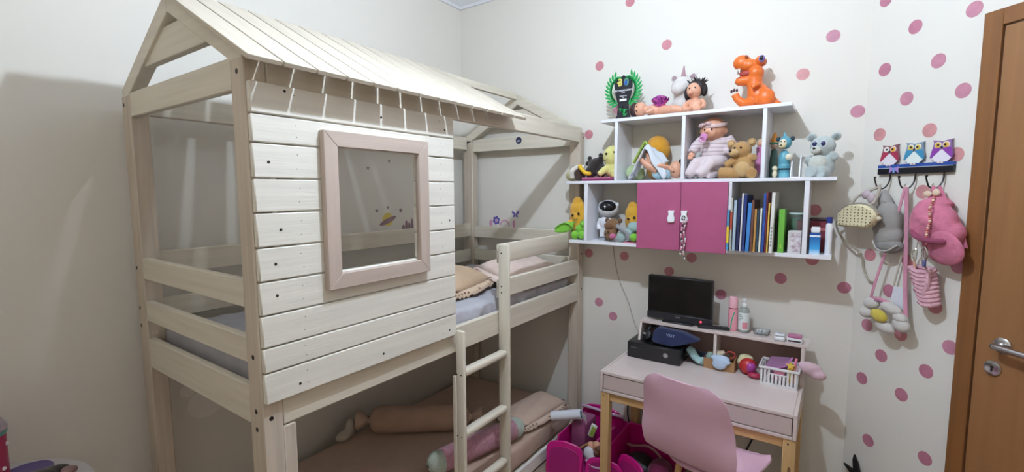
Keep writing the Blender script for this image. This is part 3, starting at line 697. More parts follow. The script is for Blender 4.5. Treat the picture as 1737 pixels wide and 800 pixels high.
part('body', blob([((1.602,-0.145,z+0.053),(0.036,0.036,0.046)), ((1.592,-0.180,z+0.05),(0.012,0.012,0.012))], [([(1.52,-0.15,z+0.045),(1.470,-0.165,z+0.115),(1.458,-0.165,z+0.15)],[0.026,0.022,0.016]), ([(1.515,-0.175,z+0.05),(1.46,-0.185,z+0.08),(1.425,-0.185,z+0.11),(1.418,-0.185,z+0.125)],[0.024,0.019,0.014,0.012]), ([(1.57,-0.165,z+0.06),(1.54,-0.195,z+0.075),(1.512,-0.198,z+0.07)],[0.014,0.013,0.010])]), SK, dd3, voxel=0.0035)
part('romper', blob([((1.515,-0.15,z+0.035),(0.040,0.04,0.034)), ((1.55,-0.148,z+0.040),(0.035,0.038,0.038))]), cloth('#a9c9d6'), dd3, voxel=0.004)
part('hair', blob([((1.622,-0.135,z+0.055),(0.022,0.034,0.044)), ((1.625,-0.14,z+0.095),(0.012,0.02,0.014))]), HAIR2, dd3, voxel=0.005)
eyes(dd3, [(1.590,-0.178,z+0.062),(1.600,-0.180,z+0.040)], 0.0035)
def blanket():
    N, Mv = 24, 14
    def fn(u, v):
        # draped tent over the raised feet: from low left over an apex to right
        P = bez([(1.362,0,z+0.004),(1.392,0,z+0.075),(1.432,0,z+0.150),(1.462,0,z+0.196),(1.505,0,z+0.165),(1.56,0,z+0.122)], 8)
        i = u*(len(P)-1); k = min(int(i), len(P)-2); p = P[k].lerp(P[k+1], i-k)
        yy = -0.212 + v*0.075
        w = 0.006*math.sin(v*9+u*14)+0.004*math.sin(u*31)
        return Vector((p.x+0.01*math.sin(v*7), yy + w*0.6, p.z - 0.22*(1-v)*max(0, u-0.50) - 0.018*abs(2*v-1)**2*(u > .1) + w*min(1, u*6)))
    g_ = MB().grid(fn, N, Mv); g_.thick(0.003)
    return g_
bk = solo('doll_blanket', blanket(), cloth('#d5dbe2', 0.05), 'small white cloth draped over the raised legs of a doll', 'blanket', (1.45,-0.18,z), smooth=180)
part('green_lining', MB().tube(bez([(1.372,-0.150,z+0.095),(1.400,-0.150,z+0.145),(1.428,-0.150,z+0.195),(1.440,-0.150,z+0.203),(1.452,-0.150,z+0.17)],5), [0.014]*21, 8, flat=0.5), dots_mat('#a9c25a', '#6d9438', 90, 0.3), bk, label='green patterned lining')
# big doll sitting in the centre cell
bd_ = thing('baby_doll', 'large bald baby doll in striped pale pink romper with a pacifier', 'doll', (1.77,-0.12,z))
def stripes_mat():
    m = bpy.data.materials.new('striped_knit'); m.use_nodes = True; nt = m.node_tree; b_ = nt.nodes['Principled BSDF']; b_.inputs['Roughness'].default_value = 0.9
    tc = nt.nodes.new('ShaderNodeTexCoord'); wv = nt.nodes.new('ShaderNodeTexWave'); wv.wave_type = 'BANDS'; wv.bands_direction = 'Z'; wv.inputs['Scale'].default_value = 16; wv.inputs['Distortion'].default_value = 1.2
    r = nt.nodes.new('ShaderNodeValToRGB'); r.color_ramp.elements[0].position = 0.15; r.color_ramp.elements[0].color = lin('#c0afb2'); r.color_ramp.elements[1].position = 0.3; r.color_ramp.elements[1].color = lin('#dccdd0')
    nt.links.new(tc.outputs['Object'], wv.inputs['Vector']); nt.links.new(wv.outputs['Fac'], r.inputs[0]); nt.links.new(r.outputs[0], b_.inputs['Base Color'])
    return m
RMP = cloth('#dccdd0', 0.05)
part('head', blob([((1.775,-0.122,z+0.250),(0.060,0.060,0.060)), ((1.765,-0.160,z+0.235),(0.042,0.028,0.036)), ((1.756,-0.190,z+0.232),(0.008,0.008,0.008)), ((1.722,-0.135,z+0.240),(0.010,0.012,0.014)), ((1.83,-0.12,z+0.240),(0.010,0.014,0.018))], [([(1.775,-0.12,z+0.19),(1.775,-0.122,z+0.22)],[0.028,0.03])]), SK, bd_, voxel=0.004)
part('romper_top', blob([((1.780,-0.105,z+0.14),(0.066,0.052,0.070)), ((1.78,-0.105,z+0.185),(0.072,0.045,0.034))], [([(1.725,-0.11,z+0.20),(1.692,-0.13,z+0.165),(1.682,-0.165,z+0.135)],[0.030,0.027,0.021]), ([(1.835,-0.11,z+0.20),(1.862,-0.112,z+0.165),(1.845,-0.128,z+0.12)],[0.032,0.028,0.022])]), stripes_mat(), bd_, voxel=0.005)
part('romper_legs', blob([((1.780,-0.11,z+0.085),(0.068,0.055,0.055))], [([(1.745,-0.125,z+0.085),(1.705,-0.175,z+0.078),(1.685,-0.192,z+0.03),(1.675,-0.202,z+0.016)],[0.036,0.032,0.026,0.018]), ([(1.81,-0.125,z+0.085),(1.775,-0.172,z+0.08),(1.745,-0.190,z+0.034),(1.728,-0.204,z+0.018)],[0.036,0.031,0.026,0.018]), ([(1.79,-0.13,z+0.03),(1.778,-0.17,z+0.018),(1.768,-0.190,z+0.016)],[0.02,0.017,0.014])]), RMP, bd_, voxel=0.005)
hd = MB()
hd.ell((1.684,-0.178,z+0.122), (0.016,0.013,0.014))
for i in range(4): hd.tube([(1.676+0.006*i,-0.186,z+0.117),(1.674+0.006*i,-0.196,z+0.110),(1.676+0.006*i,-0.198,z+0.101)], [0.0042,0.0038,0.0032], 7)
hd.tube([(1.696,-0.180,z+0.122),(1.703,-0.190,z+0.117)], [0.0045,0.0035], 7)
part('hand', hd, SK, bd_)
part('headband', MB().tube([(1.775+0.060*math.cos(a_), -0.125+0.062*math.sin(a_)*0.98, z+0.272+0.014*math.sin(a_)) for a_ in [2*PI*i/28 for i in range(28)]]+[(1.835,-0.125,z+0.272)], 0.006, 8, flat=1.6), cloth('#d9c0bd'), bd_)
bwm = MB()
for s in (-1, 1): bwm.ell((1.748+s*0.016,-0.190,z+0.268+s*0.003), (0.015,0.008,0.010), (0, s*0.4, 0), 10, 8)
bwm.ell((1.748,-0.193,z+0.267), 0.006, seg=8, ring=6)
part('headband_bow', bwm, cloth('#c9a9ab', 0.2), bd_)
pc = part('pacifier', MB().lathe((1.748,-0.197,z+0.208), [(0.001,0),(0.018,0.001),(0.019,0.005),(0.010,0.008),(0.001,0.008)], 16, (-0.25,-1,-0.1)), mat('#cf86b8', rough=0.3), bd_)
part('pacifier_ring', MB().tube([(1.742+0.014*math.cos(i*PI/8), -0.206, z+0.194+0.014*math.sin(i*PI/8)) for i in range(17)], 0.003, 6), mat('#d79ac2', rough=0.3), pc)
eyes(bd_, [(1.747,-0.184,z+0.243),(1.780,-0.187,z+0.243)], 0.005)
# teddy
td = thing('teddy_bear', 'caramel brown teddy bear sitting against the large baby doll', 'teddy bear', (1.92,-0.16,z))
TF = fur('#c1955c', 0.12); TFL = fur('#d3ae78', 0.08)
part('body', blob([((1.925,-0.155,z+0.058),(0.050,0.044,0.060)), ((1.913,-0.160,z+0.136),(0.046,0.042,0.044))], [([(1.905,-0.17,z+0.025),(1.86,-0.195,z+0.024),(1.822,-0.195,z+0.030)],[0.028,0.026,0.028]), ([(1.955,-0.17,z+0.025),(1.968,-0.20,z+0.024)],[0.026,0.026]), ([(1.895,-0.165,z+0.095),(1.865,-0.185,z+0.075),(1.848,-0.19,z+0.06)],[0.02,0.018,0.017]), ([(1.955,-0.16,z+0.095),(1.972,-0.182,z+0.10)],[0.02,0.018])]), TF, td, voxel=0.0045)
part('muzzle', MB().ell((1.886,-0.196,z+0.122),(0.024,0.022,0.019)), TFL, td)
part('nose', MB().ell((1.872,-0.214,z+0.130),(0.007,0.006,0.006)), EYE, td)
for x, y_, zz in ((1.868,-0.165,0.168),(1.955,-0.15,0.172)):
    e_ = part('ear', MB().ell((x,y_,z+zz),(0.020,0.010,0.020)), TF, td); part('inner_ear', MB().ell((x,y_-0.007,z+zz),(0.012,0.006,0.012)), TFL, e_)
eyes(td, [(1.888,-0.198,z+0.146),(1.916,-0.201,z+0.146)], 0.005)
part('tummy', MB().ell((1.925,-0.192,z+0.045),(0.034,0.018,0.036)), TFL, td)
# blonde doll behind
bl = thing('fashion_doll', 'small blonde doll in a pink dress standing behind the teddy bear', 'doll', (1.980,-0.085,z))
part('dress', MB().lathe((1.982,-0.085,z+0.03), [(0.022,0),(0.020,0.05),(0.014,0.09),(0.015,0.12),(0.006,0.128)], 16), cloth('#cf86b0'), bl)
part('head', blob([((1.982,-0.087,z+0.168),(0.013,0.014,0.017))], [([(1.982,-0.085,z+0.12),(1.982,-0.086,z+0.16)],[0.006,0.006])]), SK, bl, voxel=0.0025)
part('hair', blob([((1.983,-0.080,z+0.176),(0.017,0.015,0.017)), ((1.985,-0.076,z+0.15),(0.015,0.010,0.025))]), mat('#c9b08c', rough=0.5), bl, voxel=0.003)
for x in (1.975,1.989): part('leg', MB().cyl((x,-0.088,z),(x,-0.086,z+0.035),0.005,0.006,8), mat('#e7d7d9'), bl)
# figurines
f1 = thing('toy_figurine', 'dark green toy figurine with pointed orange cap next to the upright', 'figurine', (2.044,-0.085,z))
part('robe', MB().lathe((2.044,-0.085,z), [(0.018,0),(0.019,0.06),(0.016,0.11),(0.013,0.135),(0.005,0.14)], 16), mat('#3d5a50', rough=0.4), f1)
part('head', MB().ell((2.044,-0.088,z+0.155),(0.016,0.016,0.019)), mat('#b99a86'), f1)
part('cap', MB().lathe((2.044,-0.087,z+0.166), [(0.019,0),(0.018,0.012),(0.011,0.035),(0.002,0.052)], 14), mat('#d08a3a'), f1)
part('cap_brim', MB().lathe((2.044,-0.087,z+0.162), [(0.018,0),(0.0205,0.004),(0.018,0.010)], 14), mat('#4c8a78'), f1)
f2 = thing('toy_figurine', 'teal toy figurine in a hooded animal costume standing on the middle shelf', 'figurine', (2.09,-0.14,z))
TE = mat('#5d9fb0', rough=0.35)
part('body', blob([((2.093,-0.14,z+0.085),(0.025,0.024,0.045))], [([(2.093,-0.14,z+0.01),(2.093,-0.14,z+0.06)],[0.024,0.026])]), TE, f2, voxel=0.003)
part('base', MB().lathe((2.093,-0.14,z), [(0.025,0),(0.026,0.004),(0.0235,0.028)], 18), mat('#74b4c2', rough=0.35), f2)
part('belt', MB().lathe((2.093,-0.14,z+0.036), [(0.0262,0),(0.027,0.004),(0.0262,0.008)], 18), mat('#1e3f4c'), f2)
part('hood', blob([((2.093,-0.138,z+0.162),(0.028,0.026,0.030))], [([(2.092,-0.138,z+0.185),(2.088,-0.138,z+0.212)],[0.010,0.003])]), TE, f2, voxel=0.003)
part('face', MB().ell((2.086,-0.158,z+0.158),(0.017,0.010,0.020)), mat('#ded2b4'), f2)
part('muzzle', MB().ell((2.084,-0.166,z+0.143),(0.014,0.008,0.008)), mat('#cbb98c'), f2)
part('nose', MB().ell((2.080,-0.1725,z+0.149),(0.004,0.003,0.003)), EYE, f2)
eyes(f2, [(2.079,-0.166,z+0.166),(2.093,-0.167,z+0.166)], 0.003)
for x in (2.064, 2.122): part('ear', MB().ell((x,-0.136,z+0.180),(0.010,0.006,0.011)), mat('#20363c'), f2)
part('paw', MB().ell((2.112,-0.160,z+0.095),(0.015,0.012,0.015)), mat('#e3dcc6'), f2)
f3 = solo('toy_figurine', blob([((2.060,-0.175,z+0.018),(0.011,0.010,0.018)), ((2.060,-0.177,z+0.044),(0.012,0.011,0.012))]), mat('#d9cfae', rough=0.5), 'tiny cream toy figurine at the foot of the teal one', 'figurine', (2.06,-0.175,z), voxel=0.002)
be = thing('bookend', 'small white bookend holder with two curved side plates on the middle shelf', 'bookend', (2.143,-0.15,z))
part('base_plate', MB().box(2.124,2.162,-0.21,-0.09,z,z+0.004), WHITE, be)
for x, h_ in ((2.124,0.075),(2.158,0.098)):
    part('side_plate', MB().prism([(0,0),(0.12,0),(0.115,h_*0.4),(0.085,h_*0.85),(0.065,h_),(0.045,h_*0.85),(0.012,h_*0.4)], (x,-0.21,z+0.004), YA, ZA, 0.004), WHITE, be)
pb = thing('panda_bear_plush', 'pale blue grey plush bear with big shiny eyes at right end of the middle shelf', 'plush toy', (2.235,-0.14,z))
BF = fur('#bcc6c4', 0.08); BF2 = fur('#d3d6cc', 0.06)
part('body', blob([((2.237,-0.135,z+0.052),(0.054,0.046,0.052)), ((2.240,-0.140,z+0.137),(0.050,0.044,0.047))], [([(2.215,-0.15,z+0.024),(2.198,-0.188,z+0.026)],[0.026,0.027]), ([(2.255,-0.15,z+0.024),(2.232,-0.192,z+0.022)],[0.027,0.026]), ([(2.20,-0.145,z+0.085),(2.183,-0.172,z+0.070)],[0.018,0.016]), ([(2.276,-0.145,z+0.088),(2.288,-0.165,z+0.092)],[0.020,0.018])]), BF, pb, voxel=0.0045)
part('tummy', MB().ell((2.225,-0.172,z+0.062),(0.036,0.018,0.036)), BF2, pb)
for x in (2.196, 2.287):
    e_ = part('ear', MB().ell((x,-0.128,z+0.180),(0.019,0.010,0.018)), BF, pb); part('inner_ear', MB().ell((x-0.001,-0.136,z+0.180),(0.011,0.005,0.011)), fur('#97a09e'), e_)
part('muzzle', MB().ell((2.216,-0.178,z+0.119),(0.022,0.016,0.018)), BF2, pb)
part('nose', MB().ell((2.209,-0.193,z+0.126),(0.006,0.005,0.005)), EYE, pb)
for x, yy in ((2.211,-0.172),(2.243,-0.180)):
    e_ = part('eye', MB().ell((x,yy,z+0.146),(0.0125,0.006,0.0145)), mat('#dfe2ea'), pb)
    q_ = part('iris', MB().ell((x-0.001,yy-0.004,z+0.147),(0.0095,0.004,0.011)), mat('#2c3158', rough=0.15), e_)

# ---- lower shelf
z = T3
def corn(x, y, par, sc=1.0, lean=0.0):
    YEL = fur('#eeb43a', 0.05); LG = fur('#7cc142', 0.08)
    part('cob', blob([((x,y,z+0.125*sc),(0.060*sc,0.042*sc,0.062*sc)), ((x-0.008*sc,y,z+0.172*sc),(0.053*sc,0.036*sc,0.060*sc)), ((x-0.012*sc,y,z+0.212*sc),(0.034*sc,0.024*sc,0.040*sc)), ((x,y,z+0.07*sc),(0.044*sc,0.038*sc,0.05*sc))]), YEL, par, voxel=0.0045)
    eyes(par, [(x-0.024*sc,y-0.042*sc,z+0.142*sc),(x+0.016*sc,y-0.044*sc,z+0.152*sc)], 0.0085*sc, mat('#3a1f14', rough=0.15))
    smile(par, (x-0.004*sc,y-0.0445*sc,z+0.126*sc), 0.015*sc, 0.009*sc)
c1 = thing('corn_plush', 'yellow corn plush with smiling face and green husk left of the lower shelf upright', 'plush toy', (1.03,-0.15,z))
corn(1.034,-0.130,c1)
LG = fur('#84cf3c', 0.10)
part('husk_leaf', MB().grid(lambda u, v: Vector((0.905+0.125*u, -0.195+0.012*math.sin(u*3)-0.02*abs(v-.5), z+0.056+0.042*math.sin(u*1.6)-0.03*abs(2*v-1)**2*(0.2+u) + (v-.5)*0.055*math.sin(PI*min(1,u*0.9+0.1)))), 10, 8).thick(0.004), LG, c1, smooth=180)
part('husk_leaf', MB().tube([(0.985,-0.12,z+0.03),(0.975,-0.115,z+0.10),(0.985,-0.115,z+0.16)],[0.012,0.018,0.006],10,flat=0.5), LG, c1)
part('arm', MB().tube(bez([(1.000,-0.15,z+0.105),(0.975,-0.165,z+0.085),(0.960,-0.175,z+0.055)],4), [0.016]*8+[0.014], 10), fur('#eeb43a'), c1)
for c_, r_ in [((1.035,-0.185,z+0.026),0.026),((1.078,-0.185,z+0.028),0.024),((1.06,-0.165,z+0.06),0.03),((1.083,-0.17,z+0.092),0.022)]:
    part('foot' if c_[2] < z+0.05 else 'husk_ball', MB().ell(c_, r_), LG, c1)
as_ = thing('astronaut_lamp', 'white toy astronaut with black visor standing in the left lower cell', 'astronaut toy', (1.205,-0.12,z))
WP_ = mat('#dfdfe3', rough=0.25)
part('suit', blob([((1.188,-0.12,z+0.10),(0.030,0.026,0.040))], [([(1.178,-0.12,z+0.07),(1.176,-0.125,z+0.015)],[0.018,0.016]), ([(1.204,-0.12,z+0.07),(1.208,-0.122,z+0.015)],[0.018,0.016]), ([(1.165,-0.12,z+0.125),(1.15,-0.125,z+0.09),(1.158,-0.135,z+0.06)],[0.014,0.012,0.012]), ([(1.213,-0.12,z+0.125),(1.228,-0.13,z+0.09)],[0.014,0.012])]), WP_, as_, voxel=0.003)
part('helmet', blob([((1.207,-0.115,z+0.184),(0.062,0.052,0.051))]), WP_, as_)
part('visor', MB().ell((1.212,-0.136,z+0.194),(0.052,0.038,0.036)), mat('#17181c', rough=0.08), as_)
st = [((0.012 if i % 2 == 0 else 0.0035)*math.cos(PI*i/4+PI/2), (0.012 if i % 2 == 0 else 0.0035)*math.sin(PI*i/4+PI/2)) for i in range(8)]
part('visor_star', MB().prism(st, (1.212,-0.1752,z+0.196), XA, ZA, 0.001), mat('#f4f4f8'), as_)
for x in (1.158, 1.258): part('ear_knob', MB().ell((x,-0.112,z+0.205),(0.013,0.012,0.016)), WP_, as_)
part('backpack', MB().box(1.150,1.17,-0.105,-0.08,z+0.08,z+0.2,0.004), mat('#b9bac0'), as_)
part('moon_base', MB().lathe((1.192,-0.122,z), [(0.044,0),(0.042,0.006),(0.03,0.012)], 20), mat('#9b9ea4'), as_)
br = thing('bear_plush', 'small brown bear plush with pink nose slumped in front of the astronaut', 'plush toy', (1.265,-0.17,z))
BR = fur('#8a6440', 0.22)
part('body', blob([((1.262,-0.150,z+0.085),(0.044,0.036,0.046)), ((1.255,-0.165,z+0.045),(0.038,0.036,0.040))]), BR, br, voxel=0.005)
for x in (1.228, 1.305): part('ear', MB().ell((x,-0.15,z+0.118),(0.014,0.009,0.014)), fur('#6d4a2e'), br)
part('nose', MB().ell((1.285,-0.205,z+0.034),(0.020,0.014,0.016)), fur('#cf6f98'), br)
part('face_patch', MB().ell((1.252,-0.19,z+0.09),(0.026,0.012,0.02)), fur('#7a5233'), br)
eyes(br, [(1.240,-0.200,z+0.045),(1.258,-0.205,z+0.056)], 0.005)
c2 = thing('corn_plush', 'yellow corn plush partly behind the teal plush at left side of the pink cupboard', 'plush toy', (1.36,-0.11,z))
corn(1.360,-0.088,c2, 0.90)
ms = thing('mouse_plush', 'pale teal and grey plush lying across the second corn plush', 'plush toy', (1.36,-0.17,z))
part('body', blob([((1.385,-0.165,z+0.085),(0.036,0.028,0.032)), ((1.35,-0.178,z+0.045),(0.036,0.028,0.03)), ((1.325,-0.185,z+0.028),(0.028,0.024,0.027)), ((1.335,-0.19,z+0.062),(0.02,0.018,0.014))]), fur('#a9c4bf', 0.1), ms, voxel=0.0045)
part('scarf', MB().tube(bez([(1.300,-0.195,z+0.092),(1.33,-0.205,z+0.075),(1.36,-0.205,z+0.055),(1.37,-0.2,z+0.025)],4), 0.012, 8), fur('#9a9ba0'), ms)
part('foot', MB().ell((1.400,-0.195,z+0.030),(0.024,0.020,0.024)), LG, ms)
solo('pink_booklet', MB().box(1.345,1.422,-0.219,-0.05,z,z+0.0045), mat('#cf7f98'), 'thin pink booklet lying under the teal plush beside the cupboard', 'booklet', (1.38,-0.13,z))

# ---- books
BK = [(1.877,0.011,0.205,'#4b8bb5','narrow blue book with yellow band, first at the cupboard',0), (1.8915,0.009,0.262,'#b9b8ac','pale grey ringed book, second from the cupboard',0), (1.9035,0.013,0.252,'#a9bccc','light blue tall book, third from the cupboard',0.02), (1.9195,0.012,0.262,'#232c58','dark navy book, fourth from the cupboard',0.03),
      (1.9345,0.008,0.285,'#d4d4da','thin white tall book beside dark navy ones',0.03), (1.945,0.012,0.275,'#2b3a78','navy book between thin white and bright blue spines',0.03), (1.960,0.016,0.240,'#3f82c6','bright blue book leaning in the middle of the row',0.05), (1.979,0.011,0.252,'#6e4438','brown book right of the bright blue spine',0.02),
      (1.992,0.010,0.212,'#b88a4a','short tan book among the tall dark ones',0.02), (2.004,0.009,0.208,'#31465a','short slate book right of the tan one',0.01), (2.015,0.009,0.216,'#d8dccf','short cream white book left of the deep blue spine',0.02), (2.0265,0.011,0.285,'#2d4f9e','deep blue tall book near the end of row',0.02),
      (2.039,0.006,0.288,'#7a2b36','dark red tall thin book behind the yellow spine',0.01), (2.047,0.007,0.240,'#e2b75a','thin yellow book with dark cover near the row end',0.02), (2.0575,0.014,0.288,'#e3e1db','thick white tall book, last of the standing row',0.03)]
for x, w_, h_, c_, lab, lean in BK:
    h_ -= 0.012
    t = thing('book', lab, 'book', (x+w_/2, -0.15, z), 0, None)
    t.rotation_euler = (0, lean*0.6, 0); t.matrix_basis = Matrix.Translation((x+w_/2, -0.15, z)) @ Matrix.Rotation(lean*0.5, 4, 'Y')
    w2 = w_/2-0.0006
    part('cover', MB().box(-w2, -w2+0.0012, -0.100, 0.09, 0, h_).box(w2-0.0012, w2, -0.100, 0.09, 0, h_).box(-w2, w2, -0.102, -0.0995, 0, h_), mat(c_, rough=0.4), t, local=True)
    part('pages', MB().box(-w2+0.0013, w2-0.0013, -0.094, 0.087, 0.002, h_-0.003), mat('#d9d3c2'), t, local=True)
    if c_ == '#4b8bb5': part('yellow_band', MB().box(-w2-0.0003, w2+0.0003, -0.1028, -0.1022, 0.035, 0.115), mat('#e6c238'), t, local=True)
    if c_ == '#b9b8ac': part('red_band', MB().box(-w2-0.0003, w2+0.0003, -0.1028, -0.1022, 0.10, 0.185), mat('#b8442f'), t, local=True)
    if c_ == '#e3e1db':
        for i in range(6): part('spine_mark', MB().box(-0.003, 0.003, -0.1028, -0.1022, 0.03+i*0.016, 0.04+i*0.016), mat('#8b8a88'), t, local=True)
gbk = thing('book', 'bright green thick book standing apart right of the book row', 'book', (2.105,-0.13,z))
part('cover', MB().box(2.090,2.0915,-0.215,-0.06,z,z+0.20).box(2.1115,2.113,-0.215,-0.06,z,z+0.20).box(2.090,2.113,-0.217,-0.2145,z,z+0.20), mat('#6fb746', rough=0.35), gbk)
part('pages', MB().box(2.0917,2.1113,-0.214,-0.063,z+0.002,z+0.197), mat('#dcd8c8'), gbk)
text_part('spine_number', '2', (2.1015,-0.2172,z+0.03), XA, ZA, 0.02, mat('#cfe04a'), gbk)
dk = thing('book', 'black thin book leaning behind the green book', 'book', (2.08,-0.11,z))
part('cover', MB().hexa([(2.078,-0.19,z),(2.086,-0.19,z),(2.086,-0.05,z),(2.078,-0.05,z),(2.0745,-0.19,z+0.16),(2.0825,-0.19,z+0.16),(2.0825,-0.05,z+0.16),(2.0745,-0.05,z+0.16)]), mat('#1d1c20'), dk)
jar = thing('clear_tub', 'clear plastic tub holding green and red things behind the right upright', 'jar', (2.150,-0.09,z))
GL = mat('#e6eeea', rough=0.05, trans=0.9)
part('tub', MB().lathe((2.150,-0.08,z), [(0.026,0.001),(0.028,0.002),(0.029,0.17),(0.030,0.172),(0.0285,0.172),(0.0275,0.004),(0.001,0.004)], 24), GL, jar)
part('lid', MB().lathe((2.150,-0.08,z+0.1725), [(0.030,0),(0.031,0.003),(0.030,0.008),(0.001,0.009)], 24), mat('#cfe0dc', rough=0.2), jar)
part('green_filling', MB().lathe((2.148,-0.08,z+0.07), [(0.02,0),(0.022,0.01),(0.020,0.085),(0.001,0.09)], 14), mat('#4c9a6a'), jar)
part('red_card', MB().box(2.155,2.172,-0.100,-0.098,z+0.085,z+0.145), mat('#b03a3c'), jar)
cd = thing('printed_card_box', 'small card box with a grey and pink printed picture right of the green book', 'box', (2.15,-0.165,z))
part('box_body', MB().box(2.128,2.180,-0.200,-0.125,z,z+0.100,0.001), mat('#d6d2cf'), cd)
part('print', MB().box(2.138,2.179,-0.2008,-0.2003,z+0.006,z+0.094), mat('#a88d98', var=0.5, vscale=55, col2='#e0dcdf'), cd)
rc = thing('red_case', 'dark red folded case standing behind the blue carton', 'case', (2.24,-0.07,z))
part('case_body', MB().box(2.206,2.275,-0.095,-0.04,z,z+0.145,0.008,2), cloth('#7d3340'), rc)
part('case_strap', MB().box(2.207,2.274,-0.0965,-0.0945,z+0.10,z+0.112), mat('#b9686c'), rc)
part('case_lid', MB().box(2.204,2.277,-0.098,-0.038,z+0.1455,z+0.158,0.005,2), mat('#3d2a33'), rc)
bc = thing('blue_carton', 'bright blue carton with white cap at the lower right shelf end', 'carton', (2.232,-0.17,z))
def blue_mat():
    m = bpy.data.materials.new('blue_print'); m.use_nodes = True; nt = m.node_tree; b_ = nt.nodes['Principled BSDF']; b_.inputs['Roughness'].default_value = 0.3
    tc = nt.nodes.new('ShaderNodeTexCoord'); sx = nt.nodes.new('ShaderNodeSeparateXYZ'); r = nt.nodes.new('ShaderNodeValToRGB')
    mp = nt.nodes.new('ShaderNodeMapRange'); mp.inputs['From Max'].default_value = 0.1
    r.color_ramp.elements[0].color = lin('#cfe6f4'); r.color_ramp.elements[0].position = 0.0; r.color_ramp.elements[1].color = lin('#1b4fa0'); r.color_ramp.elements[1].position = 0.9
    e = r.color_ramp.elements.new(0.25); e.color = lin('#3fa4e0')
    nt.links.new(tc.outputs['Object'], sx.inputs[0]); nt.links.new(sx.outputs['Z'], mp.inputs['Value']); nt.links.new(mp.outputs[0], r.inputs[0]); nt.links.new(r.outputs[0], b_.inputs['Base Color'])
    return m
part('carton_body', MB().box(2.212,2.252,-0.195,-0.150,z,z+0.095,0.002), blue_mat(), bc)
part('white_stripe', MB().box(2.2118,2.2522,-0.1955,-0.1945,z+0.078,z+0.086), mat('#e6ecf2'), bc)
part('carton_cap', MB().box(2.216,2.250,-0.192,-0.153,z+0.0955,z+0.122,0.003), mat('#eef0f2', rough=0.3), bc)
wt = thing('white_tube', 'tall white tube bottle with dark blue cap at the very end of lower shelf', 'bottle', (2.282,-0.15,z))
part('tube_body', MB().lathe((2.282,-0.15,z), [(0.013,0),(0.0135,0.003),(0.0135,0.13),(0.008,0.14),(0.001,0.14)], 18), mat('#e8e8ec', rough=0.3), wt)
part('cap', MB().lathe((2.282,-0.15,z+0.14), [(0.011,0),(0.012,0.004),(0.011,0.026),(0.001,0.027)], 18), mat('#2a3a86', rough=0.3), wt)
part('pump', MB().box(2.277,2.296,-0.156,-0.144,z+0.110,z+0.132,0.003), mat('#e8e8ec', rough=0.3), wt)
# ------------------------------------------------------------------ desk
BEI = mat('#d6c6c0', rough=0.3, var=0.02, vscale=10); BEID = mat('#c4b3ad', rough=0.35); PINE = wood('#d3ad78', 'z', 0.16, 0.45); PINEX = wood('#cfa670', 'x', 0.18, 0.45)
desk = thing('desk', 'beige pink childrens desk with raised back shelf, two drawers and pine legs', 'desk', (1.80, -0.31, 0))
def dp(name, m, *b, bev=0.0015, par=None, **k): return part(name, MB().box(*b, bev), m, par or desk, **k)
DX0, DX1, DY0, DY1, DT = 1.368, 2.220, -0.545, -0.062, 0.65
dp('desktop', BEI, DX0+0.0145, DX1-0.0145, DY0, DY1, DT-0.014, DT)
dp('side_panel', BEI, DX0, DX0+0.014, DY0, DY1, 0.543, DT)
dp('side_panel', BEI, DX1-0.014, DX1, DY0, DY1, 0.543, DT)
dp('bottom_panel', BEI, DX0+0.0145, DX1-0.0145, DY0, DY1, 0.543, 0.5565)
dp('divider', BEI, 1.787, 1.801, DY0+0.001, DY1, 0.557, 0.6355)
dp('back_panel', BEID, DX0+0.0145, DX1-0.0145, DY1-0.012, DY1-0.001, 0.557, 0.6355)
for x0, x1 in ((DX0+0.0175, 1.784), (1.804, DX1-0.0175)):
    dr = dp('drawer', BEID, x0, x1, DY0+0.003, DY0+0.018, 0.5600, 0.6325)
    part('drawer_box', MB().box(x0+0.01, x1-0.01, DY0+0.0185, DY1-0.05, 0.5605, 0.62), BEID, dr)
for x0, x1 in ((DX0+0.002, DX0+0.047), (DX1-0.047, DX1-0.002)):
    for y0, y1 in ((DY0+0.004, DY0+0.049), (DY1-0.05, DY1-0.005)): dp('leg', PINE, x0, x1, y0, y1, 0, 0.5425, bev=0.003)
dp('apron_rail', PINEX, DX0+0.0475, DX1-0.0475, DY0+0.012, DY0+0.036, 0.500, 0.5425, bev=0.002)
dp('apron_rail', PINEX, DX0+0.0475, DX1-0.0475, DY1-0.04, DY1-0.016, 0.500, 0.5425, bev=0.002)
dp('apron_rail', wood('#cfa670', 'y', 0.18, 0.45), DX1-0.036, DX1-0.012, DY0+0.0495, DY1-0.051, 0.500, 0.5425, bev=0.002)
dp('apron_rail', wood('#cfa670', 'y', 0.18, 0.45), DX0+0.012, DX0+0.036, DY0+0.0495, DY1-0.051, 0.500, 0.5425, bev=0.002)
for x in (DX0+0.018, DX1-0.028): part('bolt', MB().disc((x, DY0+0.0039, 0.522), 0.004, -YA, 0.0006, 10), DARK, desk)
part('wood_knot', MB().disc((DX1-0.02, DY0+0.0039, 0.41), 0.006, -YA, 0.0004, 10, 0.018), mat('#7d5a38'), desk)
RZ = 0.842
dp('raised_shelf', BEI, 1.440, 2.232, -0.192, DY1, RZ-0.014, RZ)
part('riser_side', MB().prism([(-0.24,0),(DY1,0),(DY1,0.1775),(-0.190,0.1775)], (1.442,0,DT+0.0003), YA, ZA, 0.013, 0.001), BEI, desk)
part('riser_side', MB().prism([(-0.200,0),(DY1,0),(DY1,0.1775),(-0.190,0.1775)], (2.204,0,DT+0.0003), YA, ZA, 0.014, 0.001), BEI, desk)
dp('riser_divider', mat('#d9cfc8', rough=0.35), 1.826, 1.840, -0.188, DY1-0.008, DT+0.0003, RZ-0.0145)
